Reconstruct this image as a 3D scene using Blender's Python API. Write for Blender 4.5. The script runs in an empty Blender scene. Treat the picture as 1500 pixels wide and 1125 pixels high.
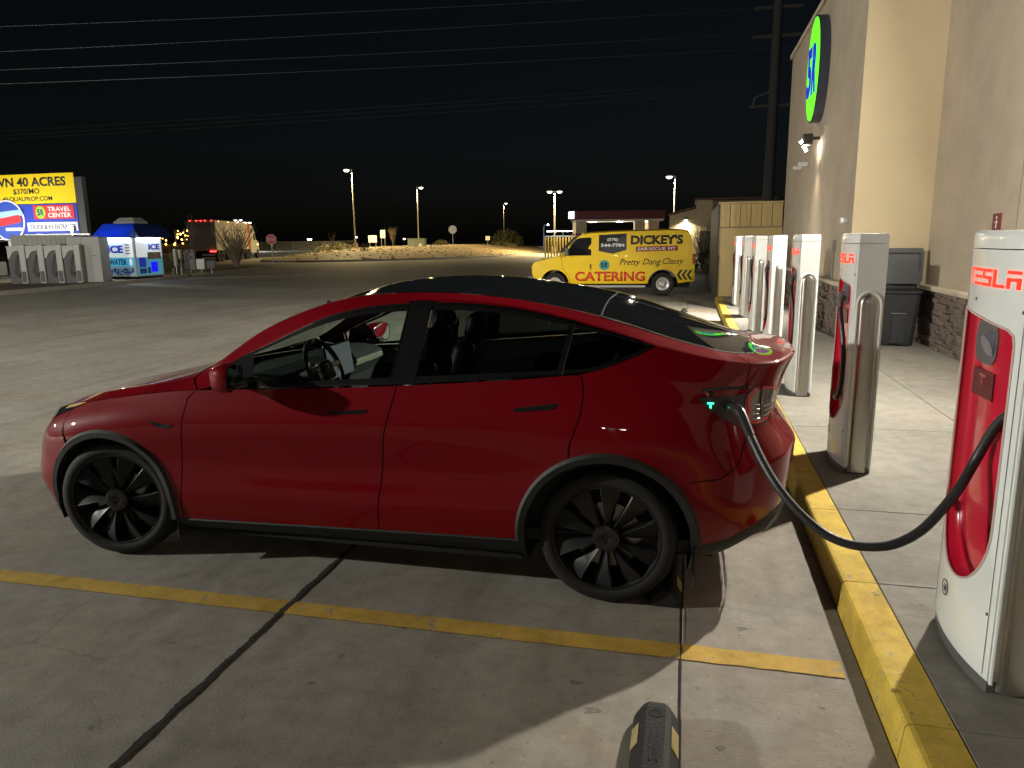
import bpy, bmesh, math, random
import numpy as np
from mathutils import Vector, Matrix
from mathutils.geometry import delaunay_2d_cdt
random.seed(7); rng = np.random.default_rng(7)
sc = bpy.context.scene
COL = sc.collection
R = math.radians

# ---------------------------------------------------------------- camera
CAM = Vector((3.24602, -3.44804, 1.83781)); yaw, pitch, roll = 0.233655, 0.193863, -0.011874
fwd = Vector((-math.sin(yaw)*math.cos(pitch), math.cos(yaw)*math.cos(pitch), -math.sin(pitch)))
rt = Vector((math.cos(yaw), math.sin(yaw), 0)); up = rt.cross(fwd)
r2 = rt*math.cos(roll)+up*math.sin(roll); u2 = up*math.cos(roll)-rt*math.sin(roll)
cd = bpy.data.cameras.new('camera'); cam = bpy.data.objects.new('camera', cd); COL.objects.link(cam)
cam.matrix_world = Matrix(((r2.x, u2.x, -fwd.x, CAM.x), (r2.y, u2.y, -fwd.y, CAM.y), (r2.z, u2.z, -fwd.z, CAM.z), (0, 0, 0, 1)))
cd.sensor_width = 36; cd.lens = 36*1079.82/1500; cd.clip_start = .05; cd.clip_end = 3000
sc.camera = cam

# ---------------------------------------------------------------- night sky, moonlight, exposure
w = bpy.data.worlds.new('World'); sc.world = w; w.use_nodes = True
nt = w.node_tree; bg = nt.nodes['Background']
sky = nt.nodes.new('ShaderNodeTexSky'); sky.sky_type = 'NISHITA'; sky.sun_disc = False
sky.sun_elevation = R(20); sky.sun_rotation = R(200); sky.air_density = 1; sky.dust_density = 2.0; sky.ozone_density = 1.5
hs = nt.nodes.new('ShaderNodeHueSaturation'); hs.inputs['Saturation'].default_value = .8
nt.links.new(sky.outputs[0], hs.inputs['Color']); nt.links.new(hs.outputs[0], bg.inputs['Color'])
bg.inputs['Strength'].default_value = 0.0008
sl = bpy.data.lights.new('moon', 'SUN'); sl.energy = .006; sl.angle = R(.5); sl.color = (.8, .88, 1)
so = bpy.data.objects.new('moon', sl); so.rotation_euler = (R(50), 0, R(200)); COL.objects.link(so)
vs = sc.view_settings; vs.view_transform = 'Standard'; vs.look = 'None'; vs.exposure = .36; vs.gamma = 1; vs.use_curve_mapping = False
sc.render.engine = 'CYCLES'
cy = sc.cycles; cy.use_denoising = True; cy.max_bounces = 8; cy.diffuse_bounces = 3; cy.glossy_bounces = 4; cy.transparent_max_bounces = 16
cy.transmission_bounces = 6; cy.caustics_reflective = False; cy.caustics_refractive = False; cy.sample_clamp_indirect = 4; cy.use_light_tree = True
try: cy.denoiser = 'OPENIMAGEDENOISE'
except Exception: pass

# ---------------------------------------------------------------- helpers
def inp(n, k, v):
    if k in n.inputs: n.inputs[k].default_value = v
MATS = {}
def mat(name, col, rough=.5, metal=0, coat=0, emit=None, es=0, var=0, vscale=4, bump=0, bscale=40, alpha=1, spec=.5, trans=0, detail=6, rvar=0, obj=True, stretch=None, coat_ior=1.5):
    """Principled material; var mixes a noise-darkened and lightened version of the colour, bump adds fine relief."""
    if name in MATS: return MATS[name]
    m = bpy.data.materials.new(name); m.use_nodes = True; t = m.node_tree; b = t.nodes['Principled BSDF']
    c4 = (*col, 1); b.inputs['Base Color'].default_value = c4
    inp(b, 'Roughness', rough); inp(b, 'Metallic', metal); inp(b, 'Coat Weight', coat); inp(b, 'Coat Roughness', .02); inp(b, 'Coat IOR', coat_ior); inp(b, 'Specular IOR Level', spec)
    inp(b, 'Transmission Weight', trans); inp(b, 'Alpha', alpha)
    if emit: inp(b, 'Emission Color', (*emit, 1)); inp(b, 'Emission Strength', es)
    if var or bump or rvar:
        tc = t.nodes.new('ShaderNodeTexCoord'); src = tc.outputs['Object']
        if stretch:
            mp = t.nodes.new('ShaderNodeMapping'); mp.inputs['Scale'].default_value = stretch; t.links.new(src, mp.inputs[0]); src = mp.outputs[0]
        if var or rvar:
            n = t.nodes.new('ShaderNodeTexNoise'); n.inputs['Scale'].default_value = vscale; n.inputs['Detail'].default_value = detail; n.inputs['Roughness'].default_value = .65
            t.links.new(src, n.inputs['Vector'])
            if var:
                rp = t.nodes.new('ShaderNodeValToRGB'); e = rp.color_ramp.elements
                e[0].position = .3; e[1].position = .72
                e[0].color = (*[max(0, c*(1-var)) for c in col], 1); e[1].color = (*[min(1, c*(1+var*.6)) for c in col], 1)
                t.links.new(n.outputs[0], rp.inputs[0]); t.links.new(rp.outputs[0], b.inputs['Base Color'])
            if rvar:
                mr = t.nodes.new('ShaderNodeMapRange'); mr.inputs[1].default_value = .3; mr.inputs[2].default_value = .7
                mr.inputs[3].default_value = max(0, rough-rvar); mr.inputs[4].default_value = min(1, rough+rvar)
                t.links.new(n.outputs[0], mr.inputs[0]); t.links.new(mr.outputs[0], b.inputs['Roughness'])
        if bump:
            n2 = t.nodes.new('ShaderNodeTexNoise'); n2.inputs['Scale'].default_value = bscale; n2.inputs['Detail'].default_value = 4
            t.links.new(src, n2.inputs['Vector'])
            bp = t.nodes.new('ShaderNodeBump'); bp.inputs['Strength'].default_value = bump; bp.inputs['Distance'].default_value = .01
            t.links.new(n2.outputs[0], bp.inputs['Height']); t.links.new(bp.outputs[0], b.inputs['Normal'])
    MATS[name] = m; return m
def glass_mat(name, tint, rough=.0, refl=1.45):
    """thin window glass: tinted transparency with fresnel reflection"""
    if name in MATS: return MATS[name]
    m = bpy.data.materials.new(name); m.use_nodes = True; t = m.node_tree; t.nodes.clear()
    o = t.nodes.new('ShaderNodeOutputMaterial'); mx = t.nodes.new('ShaderNodeMixShader'); tr = t.nodes.new('ShaderNodeBsdfTransparent'); gl = t.nodes.new('ShaderNodeBsdfGlossy')
    fr = t.nodes.new('ShaderNodeFresnel'); ge = t.nodes.new('ShaderNodeNewGeometry'); mr = t.nodes.new('ShaderNodeMapRange'); mr.inputs[3].default_value = refl; mr.inputs[4].default_value = 1/refl
    t.links.new(ge.outputs['Backfacing'], mr.inputs[0]); t.links.new(mr.outputs[0], fr.inputs[0]); gl.inputs['Roughness'].default_value = rough; tr.inputs[0].default_value = (*tint, 1)
    t.links.new(fr.outputs[0], mx.inputs[0]); t.links.new(tr.outputs[0], mx.inputs[1]); t.links.new(gl.outputs[0], mx.inputs[2]); t.links.new(mx.outputs[0], o.inputs[0])
    MATS[name] = m; return m
def emis(name, col, s): return mat(name, tuple(c*.6 for c in col), .5, emit=col, es=s)

def link(name, me, m, parent=None, smooth=False, angle=35, loc=None):
    o = bpy.data.objects.new(name, me); COL.objects.link(o)
    if m and not me.materials: me.materials.append(m)
    if smooth:
        me.shade_smooth()
        if angle < 179: me.set_sharp_from_angle(angle=R(angle))
    if parent:
        o.parent = parent
        if parent.get('_w'): o.location = -Vector(parent['_o'])
    if loc: o.location = loc
    return o
def new(name, bm, m, parent=None, smooth=False, angle=35, loc=None):
    me = bpy.data.meshes.new(name); bmesh.ops.recalc_face_normals(bm, faces=bm.faces[:]); bm.to_mesh(me); bm.free()
    return link(name, me, m, parent, smooth, angle, loc)
def mesh(name, v, f, m, parent=None, smooth=False, angle=35, loc=None):
    me = bpy.data.meshes.new(name); me.from_pydata([tuple(map(float, p)) for p in v], [], f); me.update()
    return link(name, me, m, parent, smooth, angle, loc)
def thing(name, label, cat, loc=(0, 0, 0), rotz=0, group=None, world=False):
    """Empty at the base. world=True: the children's vertices are given in world coordinates (no rotation)."""
    o = bpy.data.objects.new(name, None); COL.objects.link(o); o.location = loc; o.rotation_euler = (0, 0, rotz); o.empty_display_size = .1
    o['label'] = label; o['category'] = cat
    if group: o['group'] = group
    if world: o['_w'] = True; o['_o'] = list(loc)
    return o
def sub(name, me_or_bm, m, parent, **k):
    """sub-part: the same coordinates as its parent part"""
    if isinstance(me_or_bm, bmesh.types.BMesh): o = new(name, me_or_bm, m, None, **k)
    else: o = link(name, me_or_bm, m, None, **k)
    o.parent = parent; return o
def tag(o, label, cat, group=None, kind=None):
    if kind: o['kind'] = kind
    if label: o['label'] = label
    if cat: o['category'] = cat
    if group: o['group'] = group
    return o
def struct(o): o['kind'] = 'structure'; return o
def dup(root, label, loc=None, rotz=None, group=None):
    r = root.copy(); COL.objects.link(r)
    if loc is not None: r.location = loc
    if rotz is not None: r.rotation_euler = (0, 0, rotz)
    r['label'] = label
    if group: r['group'] = group
    def rec(a, b):
        for ch in list(a.children):
            c = ch.copy(); COL.objects.link(c); c.parent = b; rec(ch, c)
    rec(root, r); return r

BM = bmesh.new
def box(bm, c, s, bev=0, rot=None, seg=2):
    r = bmesh.ops.create_cube(bm, size=1); vs_ = r['verts']
    bmesh.ops.scale(bm, vec=s, verts=vs_)
    if bev:
        es = list({e for v in vs_ for e in v.link_edges}); g = bmesh.ops.bevel(bm, geom=es, offset=bev, segments=seg, affect='EDGES', profile=.5)
        vs_ = list({v for f in g['faces'] for v in f.verts} | {v for v in vs_ if v.is_valid})
    if rot: bmesh.ops.rotate(bm, cent=(0, 0, 0), matrix=rot, verts=vs_)
    bmesh.ops.translate(bm, vec=c, verts=vs_); return vs_
def b2(bm, lo, hi, bev=0): return box(bm, [(a+b)/2 for a, b in zip(lo, hi)], [abs(b-a) for a, b in zip(lo, hi)], bev)
def cyl(bm, p, q, r1, r2=None, n=16, caps=True):
    p, q = Vector(p), Vector(q); d = q-p; r2 = r1 if r2 is None else r2
    M = Matrix.Translation((p+q)/2) @ d.to_track_quat('Z', 'Y').to_matrix().to_4x4()
    return bmesh.ops.create_cone(bm, cap_ends=caps, segments=n, radius1=r1, radius2=r2, depth=d.length, matrix=M)['verts']
def tube(bm, pts, r, n=10, caps=True):
    pts = [Vector(p) for p in pts]; rings = []; N = len(pts); rr = r if hasattr(r, '__len__') else [r]*N
    ref = Vector((0, 0, 1))
    t0 = (pts[1]-pts[0]).normalized()
    if abs(t0.dot(ref)) > .95: ref = Vector((1, 0, 0))
    a = t0.cross(ref).normalized()
    for i, p in enumerate(pts):
        t = (pts[min(i+1, N-1)]-pts[max(i-1, 0)]).normalized(); a = (a-t*a.dot(t)).normalized(); b = t.cross(a)
        rings.append([bm.verts.new(p+(a*math.cos(2*math.pi*k/n)+b*math.sin(2*math.pi*k/n))*rr[i]) for k in range(n)])
    for i in range(N-1):
        for k in range(n): bm.faces.new((rings[i][k], rings[i][(k+1) % n], rings[i+1][(k+1) % n], rings[i+1][k]))
    if caps: bm.faces.new(rings[0][::-1]); bm.faces.new(rings[-1])
def lathe(bm, prof, c=(0, 0, 0), axis='Z', n=32, a0=0, a1=2*math.pi, caps=False):
    """prof: (radius, height) pairs turned about an axis"""
    full = abs(a1-a0-2*math.pi) < 1e-6; m = n if full else n+1; rings = []
    for r, h in prof:
        ring = []
        for k in range(m):
            a = a0+(a1-a0)*k/n; x, y = r*math.cos(a), r*math.sin(a)
            v = (x, y, h) if axis == 'Z' else ((x, h, y) if axis == 'Y' else (h, x, y))
            ring.append(bm.verts.new((v[0]+c[0], v[1]+c[1], v[2]+c[2])))
        rings.append(ring)
    for i in range(len(rings)-1):
        for k in range(n if not full else m):
            k2 = (k+1) % m
            try: bm.faces.new((rings[i][k], rings[i][k2], rings[i+1][k2], rings[i+1][k]))
            except ValueError: pass
def prism(bm, poly, axis, lo, hi):
    """poly (a,b) extruded along axis: X -> (y,z), Y -> (x,z), Z -> (x,y)"""
    def P(a, b, h): return {'X': (h, a, b), 'Y': (a, h, b), 'Z': (a, b, h)}[axis]
    A = [bm.verts.new(P(a, b, lo)) for a, b in poly]; B = [bm.verts.new(P(a, b, hi)) for a, b in poly]; n = len(poly)
    bm.faces.new(A); bm.faces.new(B[::-1])
    for i in range(n): bm.faces.new((A[i], A[(i+1) % n], B[(i+1) % n], B[i]))
def quad(bm, *p): return bm.faces.new([bm.verts.new(x) for x in p])
def text_bm(s, h=None, wd=None, depth=.004, bold=0, shear=0, space=1, align='C'):
    """lettering as geometry in the XY plane, height h (capitals) or width wd, centred on the origin (align C) or starting at x=0"""
    cu = bpy.data.curves.new('t', 'FONT'); cu.body = s; cu.size = 1; cu.extrude = 0; cu.offset = bold; cu.shear = shear; cu.space_character = space; cu.resolution_u = 3
    o = bpy.data.objects.new('t', cu); COL.objects.link(o); dg = bpy.context.evaluated_depsgraph_get(); me = bpy.data.meshes.new_from_object(o.evaluated_get(dg))
    bpy.data.objects.remove(o); bpy.data.curves.remove(cu)
    bm = BM(); bm.from_mesh(me); bpy.data.meshes.remove(me)
    xs = [v.co.x for v in bm.verts]; ys = [v.co.y for v in bm.verts]
    x0, x1, y0, y1 = min(xs), max(xs), min(ys), max(ys)
    sy = (h/(y1-y0)) if h else wd/(x1-x0); sx = (wd/(x1-x0)) if wd else sy
    for v in bm.verts: v.co = ((v.co.x-(x0+x1)/2)*sx if align == 'C' else (v.co.x-x0)*sx, (v.co.y-(y0+y1)/2)*sy, 0)
    if depth:
        g = bmesh.ops.extrude_face_region(bm, geom=bm.faces[:]); bmesh.ops.translate(bm, vec=(0, 0, depth), verts=[e for e in g['geom'] if isinstance(e, bmesh.types.BMVert)])
    return bm
def place(bm, o, ex, ey):
    """put XY-plane geometry at o with axes ex, ey"""
    ex, ey = Vector(ex).normalized(), Vector(ey).normalized(); ez = ex.cross(ey); o = Vector(o)
    for v in bm.verts: v.co = o+ex*v.co.x+ey*v.co.y+ez*v.co.z
    return bm
def disc_bm(r, depth=.004, n=32, ry=None):
    bm = BM(); prism(bm, [(r*math.cos(2*math.pi*k/n), (ry or r)*math.sin(2*math.pi*k/n)) for k in range(n)], 'Z', 0, depth); return bm
def rect_bm(wd, h, depth=.004, bev=0):
    bm = BM()
    if bev:
        p = []
        for cx, cy_, a in ((wd/2-bev, h/2-bev, 0), (-wd/2+bev, h/2-bev, 90), (-wd/2+bev, -h/2+bev, 180), (wd/2-bev, -h/2+bev, 270)):
            p += [(cx+bev*math.cos(R(a+k*22.5)), cy_+bev*math.sin(R(a+k*22.5))) for k in range(5)]
        prism(bm, p, 'Z', 0, depth)
    else: prism(bm, [(-wd/2, -h/2), (wd/2, -h/2), (wd/2, h/2), (-wd/2, h/2)], 'Z', 0, depth)
    return bm

def inside(poly, P):
    poly = np.asarray(poly); x, y = P[:, 0], P[:, 1]; r = np.zeros(len(P), bool); n = len(poly)
    for i in range(n):
        x1, y1 = poly[i]; x2, y2 = poly[(i+1) % n]
        if y1 == y2: continue
        c = ((y1 > y) != (y2 > y)) & (x < (x2-x1)*(y-y1)/(y2-y1)+x1); r ^= c
    return r
def resample(poly, h, closed=True):
    out = []; n = len(poly)
    for i in range(n if closed else n-1):
        a, b = np.array(poly[i], float), np.array(poly[(i+1) % n], float); k = max(1, int(math.ceil(np.linalg.norm(b-a)/h)))
        for j in range(k): out.append(a+(b-a)*j/k)
    if not closed: out.append(np.array(poly[-1], float))
    return np.array(out)
def dist_poly(poly, P):
    d = np.full(len(P), 1e9); n = len(poly)
    for i in range(n):
        a, b = poly[i], poly[(i+1) % n]; ab = b-a; L = ab@ab+1e-12; t = np.clip(((P-a)@ab)/L, 0, 1); d = np.minimum(d, np.linalg.norm(P-a-t[:, None]*ab, axis=1))
    return d
def cdt(outer, h, holes=(), hb=None):
    """triangulate a polygon (with holes) with an inner grid of spacing h -> pts, tris"""
    hb = hb or h; loops = [resample(outer, hb)]+[resample(q_, hb) for q_ in holes]
    O = loops[0]; lo, hi = O.min(0), O.max(0)
    gx, gy = np.meshgrid(np.arange(lo[0]+h*.5, hi[0], h), np.arange(lo[1]+h*.5, hi[1], h)); P = np.stack([gx.ravel(), gy.ravel()], 1)
    if len(P):
        k = inside(O, P)
        for q_ in loops[1:]: k &= ~inside(q_, P)
        P = P[k]
        for q_ in loops: P = P[dist_poly(q_, P) > h*.4] if len(P) else P
    V = np.concatenate(loops+[P]) if len(P) else np.concatenate(loops); E = []; s = 0
    for q_ in loops: n = len(q_); E += [(s+i, s+(i+1) % n) for i in range(n)]; s += n
    r = delaunay_2d_cdt([Vector(p) for p in V], E, [], 0, 1e-6)
    pv = np.array([tuple(v) for v in r[0]]); F = [f for f in r[2] if len(f) == 3]
    c = np.array([pv[list(f)].mean(0) for f in F]); k = inside(O, c)
    for q_ in loops[1:]: k &= ~inside(q_, c)
    return pv, [tuple(f) for f, kk in zip(F, k) if kk]
# ================================================================= ground, slabs, kerb, pavement
def concrete(name, c1, c2, brush=None, bump=.25, stain=.5, chip=0, lot=False):
    """worn concrete: large blotches, fine speckle, dark oil spots, optional brushed lines"""
    m = bpy.data.materials.new(name); m.use_nodes = True; t = m.node_tree; b = t.nodes['Principled BSDF']; L = t.links.new
    tc = t.nodes.new('ShaderNodeNewGeometry'); P = tc.outputs['Position']
    def noise(sc_, det=6, rough=.6, vec=P, dist=0):
        n = t.nodes.new('ShaderNodeTexNoise'); n.inputs['Scale'].default_value = sc_; n.inputs['Detail'].default_value = det; n.inputs['Roughness'].default_value = rough; n.inputs['Distortion'].default_value = dist; L(vec, n.inputs['Vector']); return n.outputs[0]
    def ramp(v, a, b_, c0, c1_):
        r = t.nodes.new('ShaderNodeValToRGB'); e = r.color_ramp.elements; e[0].position = a; e[1].position = b_; e[0].color = (*c0, 1); e[1].color = (*c1_, 1); L(v, r.inputs[0]); return r.outputs[0]
    def mix(f, a, b_, mode='MIX', fac=None):
        x = t.nodes.new('ShaderNodeMix'); x.data_type = 'RGBA'; x.blend_type = mode
        if fac is not None: x.inputs[0].default_value = fac
        else: L(f, x.inputs[0])
        L(a, x.inputs[6]); L(b_, x.inputs[7]); return x.outputs[2]
    big = ramp(noise(.55, 5, .6, dist=.6), .3, .72, c1, c2)
    mid = ramp(noise(7, 8, .7), .25, .8, (.66, .66, .66), (1.15, 1.15, 1.15)); col = mix(None, big, mid, 'MULTIPLY', 1)
    tint = ramp(noise(.9, 4, .6, dist=1.2), .45, .75, (1, 1, 1), (1.0, .90, .82)); col = mix(None, col, tint, 'MULTIPLY', .9)
    smear = ramp(noise(1.7, 6, .7, dist=2.0), .52, .72, (1, 1, 1), (.70, .69, .68)); col = mix(None, col, smear, 'MULTIPLY', stain)
    fine = ramp(noise(160, 3, .6), .3, .75, (.80, .80, .80), (1.12, 1.12, 1.12)); col = mix(None, col, fine, 'MULTIPLY', .8)
    sp = ramp(noise(2.6, 3, .5), .68, .78, (1, 1, 1), (.62, .60, .57)); col = mix(None, col, sp, 'MULTIPLY', stain)
    sp2 = ramp(noise(11, 2, .4), .735, .77, (1, 1, 1), (.42, .40, .38)); col = mix(None, col, sp2, 'MULTIPLY', stain)
    if lot:
        mp2 = t.nodes.new('ShaderNodeMapping'); mp2.inputs['Scale'].default_value = (1.5, .05, 1); mp2.inputs['Rotation'].default_value = (0, 0, .12); L(P, mp2.inputs[0])
        col = mix(None, col, ramp(noise(1.6, 5, .6, mp2.outputs[0]), .50, .68, (1, 1, 1), (.70, .69, .67)), 'MULTIPLY', .65)          # tyre tracks
        wv = t.nodes.new('ShaderNodeTexNoise'); wv.inputs['Scale'].default_value = 1.1; wv.inputs['Detail'].default_value = 5; L(P, wv.inputs['Vector'])
        ad2 = t.nodes.new('ShaderNodeMix'); ad2.data_type = 'VECTOR'; ad2.inputs[0].default_value = .35; L(P, ad2.inputs[4]); L(wv.outputs['Color'], ad2.inputs[5])
        vo = t.nodes.new('ShaderNodeTexVoronoi'); vo.feature = 'DISTANCE_TO_EDGE'; vo.inputs['Scale'].default_value = .62; L(ad2.outputs[1], vo.inputs['Vector'])
        ck = ramp(vo.outputs[0], .0012, .0035, (.45, .43, .41), (1, 1, 1)); msk = ramp(noise(.5, 3), .52, .60, (0, 0, 0), (1, 1, 1)); one = t.nodes.new('ShaderNodeRGB'); one.outputs[0].default_value = (1, 1, 1, 1)
        col = mix(None, col, mix(msk, one.outputs[0], ck), 'MULTIPLY', .45)                                                              # hairline cracks
        col = mix(None, col, ramp(noise(38, 2, .4), .70, .73, (1, 1, 1), (.55, .53, .51)), 'MULTIPLY', .8)                              # gum and grit
        col = mix(None, col, ramp(noise(23, 2, .4), .71, .74, (1, 1, 1), (1.25, 1.24, 1.2)), 'MULTIPLY', .8)
    if chip:
        ch = ramp(noise(14, 9, .78, dist=.4), .60-chip, .64-chip, (0, 0, 0), (1, 1, 1)); rgb = t.nodes.new('ShaderNodeRGB'); rgb.outputs[0].default_value = (.24, .22, .19, 1); col = mix(ch, col, rgb.outputs[0])
        sm2 = ramp(noise(1.3, 5, .7, dist=1.5), .5, .75, (1, 1, 1), (.60, .58, .55)); col = mix(None, col, sm2, 'MULTIPLY', .8)
    h = noise(90, 6, .7)
    if brush:
        mp = t.nodes.new('ShaderNodeMapping'); mp.inputs['Scale'].default_value = brush; L(P, mp.inputs[0])
        br = noise(1, 3, .6, mp.outputs[0]); col = mix(None, col, ramp(br, .3, .7, (.86, .86, .86), (1.06, 1.06, 1.06)), 'MULTIPLY', .8)
        ad = t.nodes.new('ShaderNodeMath'); L(h, ad.inputs[0]); L(br, ad.inputs[1]); h = ad.outputs[0]
    L(col, b.inputs['Base Color']); b.inputs['Specular IOR Level'].default_value = .35
    rr = t.nodes.new('ShaderNodeMapRange'); rr.inputs[3].default_value = .62; rr.inputs[4].default_value = .9; L(noise(3, 4), rr.inputs[0]); L(rr.outputs[0], b.inputs['Roughness'])
    bp = t.nodes.new('ShaderNodeBump'); bp.inputs['Strength'].default_value = bump; bp.inputs['Distance'].default_value = .006; L(h, bp.inputs['Height']); L(bp.outputs[0], b.inputs['Normal'])
    MATS[name] = m; return m
M_lot = concrete('lot_concrete', (.25, .235, .205), (.37, .35, .305), lot=True, bump=.4)
M_gut = concrete('gutter_concrete', (.28, .26, .23), (.40, .37, .325), brush=(6, 260, 1), bump=.45, lot=True)
M_walk = concrete('walk_concrete', (.205, .196, .172), (.31, .296, .258), brush=(5, 90, 1), stain=.35)
M_asph = concrete('far_asphalt', (.21, .197, .172), (.30, .283, .248), stain=.6, lot=True)
M_gnd = concrete('desert_ground', (.16, .13, .09), (.24, .20, .14))
M_joint = mat('joint_sealant', (.012, .011, .010), .9)
M_yel = concrete('yellow_kerb_paint', (.58, .41, .05), (.76, .56, .10), stain=.9, chip=.01)
M_stripe = concrete('yellow_stripe_paint', (.48, .31, .05), (.66, .45, .09), stain=.9, chip=.03)
# one sheet to the horizon, then the lot on it
bm = BM(); quad(bm, (-1500, -400, -.06), (1500, -400, -.06), (1500, 2000, -.06), (-1500, 2000, -.06)); struct(new('ground', bm, M_gnd))
bm = BM(); quad(bm, (-70, -60, -.02), (40, -60, -.02), (40, 200, -.02), (-70, 200, -.02)); struct(new('lot_base', bm, M_asph))
lot = struct(link('concrete_apron', bpy.data.meshes.new('concrete_apron'), None))
def slab(x0, x1, y0, y1, z1, m, par, g=.004, z0=None, name='slab', bev=.004):
    bm = BM(); z0 = z1-.03 if z0 is None else z0; b2(bm, (x0+g, y0+g, z0), (x1-g, y1-g, z1))
    te = [e for e in bm.edges if all(abs(v.co.z-z1) < 1e-6 for v in e.verts)]; bmesh.ops.bevel(bm, geom=te, offset=bev, segments=1, affect='EDGES')
    o = new(name, bm, m, par); return o
ysj = [-8.5, -3.6, 1.95, 7.4, 12.9, 18.4]
ysj2 = [-8.5, -3.6, 1.95, 7.4, 12.9, 18.4, 24, 30]
for i in range(5):
    slab(3.272, 4.03, ysj[i], ysj[i+1], 0, M_gut, lot); slab(1.302, 3.272, ysj[i], ysj[i+1], 0, M_lot, lot, g=.006 if i == 0 else .006)
xj = [1.302, -2.53, -6.4, -10.3, -14.2]
for j in range(4):
    for i in range(5): slab(xj[j+1], xj[j], ysj[i], ysj[i+1], 0, M_lot, lot, g=.007)
# crumbling sealant in the wide joint
V, F = [], []; n = 520
for k in range(n):
    y = -3.5+k*(5.4/n); a = .006+.010*abs(math.sin(k*.13)*math.sin(k*.031+1))+.007*random.random()**2; b = .007+.009*abs(math.sin(k*.09+2)*math.sin(k*.023))+.008*random.random()**2
    V += [(1.302-a, y, .0062), (1.302+b, y, .0062)]
for k in range(n-1): F.append((2*k, 2*k+1, 2*k+3, 2*k+2))
mesh('joint_sealant', V, F, M_joint, lot)
V, F = [], []
for k in range(110):
    y = -3.5+k*(5.4/110); a = .002+.004*random.random(); V += [(3.272-a, y, .0062), (3.272+a*.6, y, .0062)]
for k in range(109): F.append((2*k, 2*k+1, 2*k+3, 2*k+2))
mesh('joint_sealant', V, F, M_joint, lot)
# chewing-gum and oil spots: flat blots on the slab
M_blot = mat('dried_oil', (.17, .155, .135), .8, var=.4, vscale=60)
for x, y, r_ in ((2.93, -.83, .024), (2.84, -.66, .020), (3.55, -.06, .018), (3.42, -.95, .012), (3.68, -.35, .02), (1.75, -.9, .012), (.95, -.75, .014), (2.2, -.6, .008), (1.05, -1.35, .012), (3.82, -.62, .008)):
    bm = BM(); prism(bm, [(x+r_*(1+.35*math.sin(3*a+x*9))*math.cos(a)*1.3, y+r_*(1+.3*math.sin(2*a+y*7))*math.sin(a)) for a in [2*math.pi*k/28 for k in range(28)]], 'Z', .0003, .0012); new('oil_spot', bm, M_blot, lot)
# painted bay lines
for k in range(-1, 7):
    y = -.328+2.7*k; bm = BM(); xs = [(-.9 if k < 1 else -1.2)+i*.1 for i in range(200) if (-.9 if k < 1 else -1.2)+i*.1 < 3.95]
    x0 = -2.2 if k == 0 else -1.2
    # ragged edges along the stripe
    xs = np.arange(x0, 3.955, .05); V, F = [], []
    for x in xs: V += [(x, y-.063+random.uniform(-.003, .003), .0045), (x, y+.063+random.uniform(-.003, .003), .0045)]
    for i in range(len(xs)-1): F.append((2*i, 2*i+2, 2*i+3, 2*i+1))
    o = mesh('bay_line', V, F, M_stripe, lot)
# kerb: painted pieces
kerb = struct(link('kerb', bpy.data.meshes.new('kerb'), None))
yk = -8.0
kj = [-5.4, -4.3, -3.15, -2.0, -.88, .25, 1.28, 2.38, 3.45, 4.55, 5.65, 6.75, 7.85, 8.95, 10.05, 11.15, 12.25, 13.35, 14.45, 15.55, 16.65, 17.75, 18.9]
for a, b in zip(kj, kj[1:]):
    bm = BM(); g = .003; P = [(4.028, -.02), (4.205, -.02), (4.205, .15), (4.068, .15), (4.052, .146), (4.043, .135)]; prism(bm, [(x, z) for x, z in P], 'Y', a+g, b-g); new('kerb_stone', bm, M_yel, kerb)
walk = struct(link('pavement', bpy.data.meshes.new('pavement'), None))
bm = BM(); b2(bm, (4.2, -9, -.02), (7.2, 18.9, .118)); sub('bed', bm, M_joint, walk)
wj = [-6.1, -4.3, -2.0, -.88, .25, 1.30, 3.45, 5.65, 7.85, 10.05, 12.25, 14.45, 16.65, 18.9]
for i, (a, b) in enumerate(zip(wj, wj[1:])):
    slab(4.207, 5.673, a, b, .15, M_walk, walk, g=.003, z0=.11); slab(5.673, 7.0, a, b, .15, M_walk, walk, g=.003, z0=.11)
# ================================================================= the shop building
M_stucco = mat('stucco_tan', (.45, .375, .29), .9, var=.14, vscale=1.4, bump=.5, bscale=70)
M_stucco2 = mat('stucco_lamplit', (.58, .475, .31), .9, var=.06, vscale=1.4, bump=.5, bscale=70)  # return wall stucco, lamp light put into a paler, yellower colour
M_cap = mat('stone_cap_cream', (.55, .47, .36), .8, var=.15, vscale=8, bump=.3, bscale=50)
bld = thing('shop_building', 'tan stucco shop building with stone base and round green sign', 'building', (7.5, 6, 0), world=True)
WX, SX, RY, TOP = 6.92, 5.78, 9.55, 6.45
bm = BM(); b2(bm, (WX, -9, .1), (WX+.3, RY+.02, 7.6)); NW = new('wall', bm, M_stucco, bld)
bm = BM(); b2(bm, (SX+.003, RY, .1), (WX, RY+.3, 7.6)); new('wall', bm, M_stucco2, bld)
bm = BM(); b2(bm, (SX, RY+.002, .1), (SX+.3, 18.62, TOP)); SWALL = new('wall', bm, M_stucco, bld)
bm = BM(); b2(bm, (SX+.3, 18.30, .1), (12, 18.60, TOP)); new('wall', bm, M_stucco, bld)
bm = BM(); b2(bm, (SX-.06, RY-.06, TOP), (12, 18.70, TOP+.10)); new('parapet_cap', bm, M_cap, bld)
for y in (6.35, 1.2): bm = BM(); b2(bm, (WX-.004, y, 1.1), (WX+.01, y+.012, 7.5)); sub('control_joint', bm, mat('control_joint', (.2, .17, .14), .9), NW)
M_stone = mat('ledger_stone', (.20, .15, .125), .85, var=.5, vscale=9, bump=.6, bscale=60)
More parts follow.
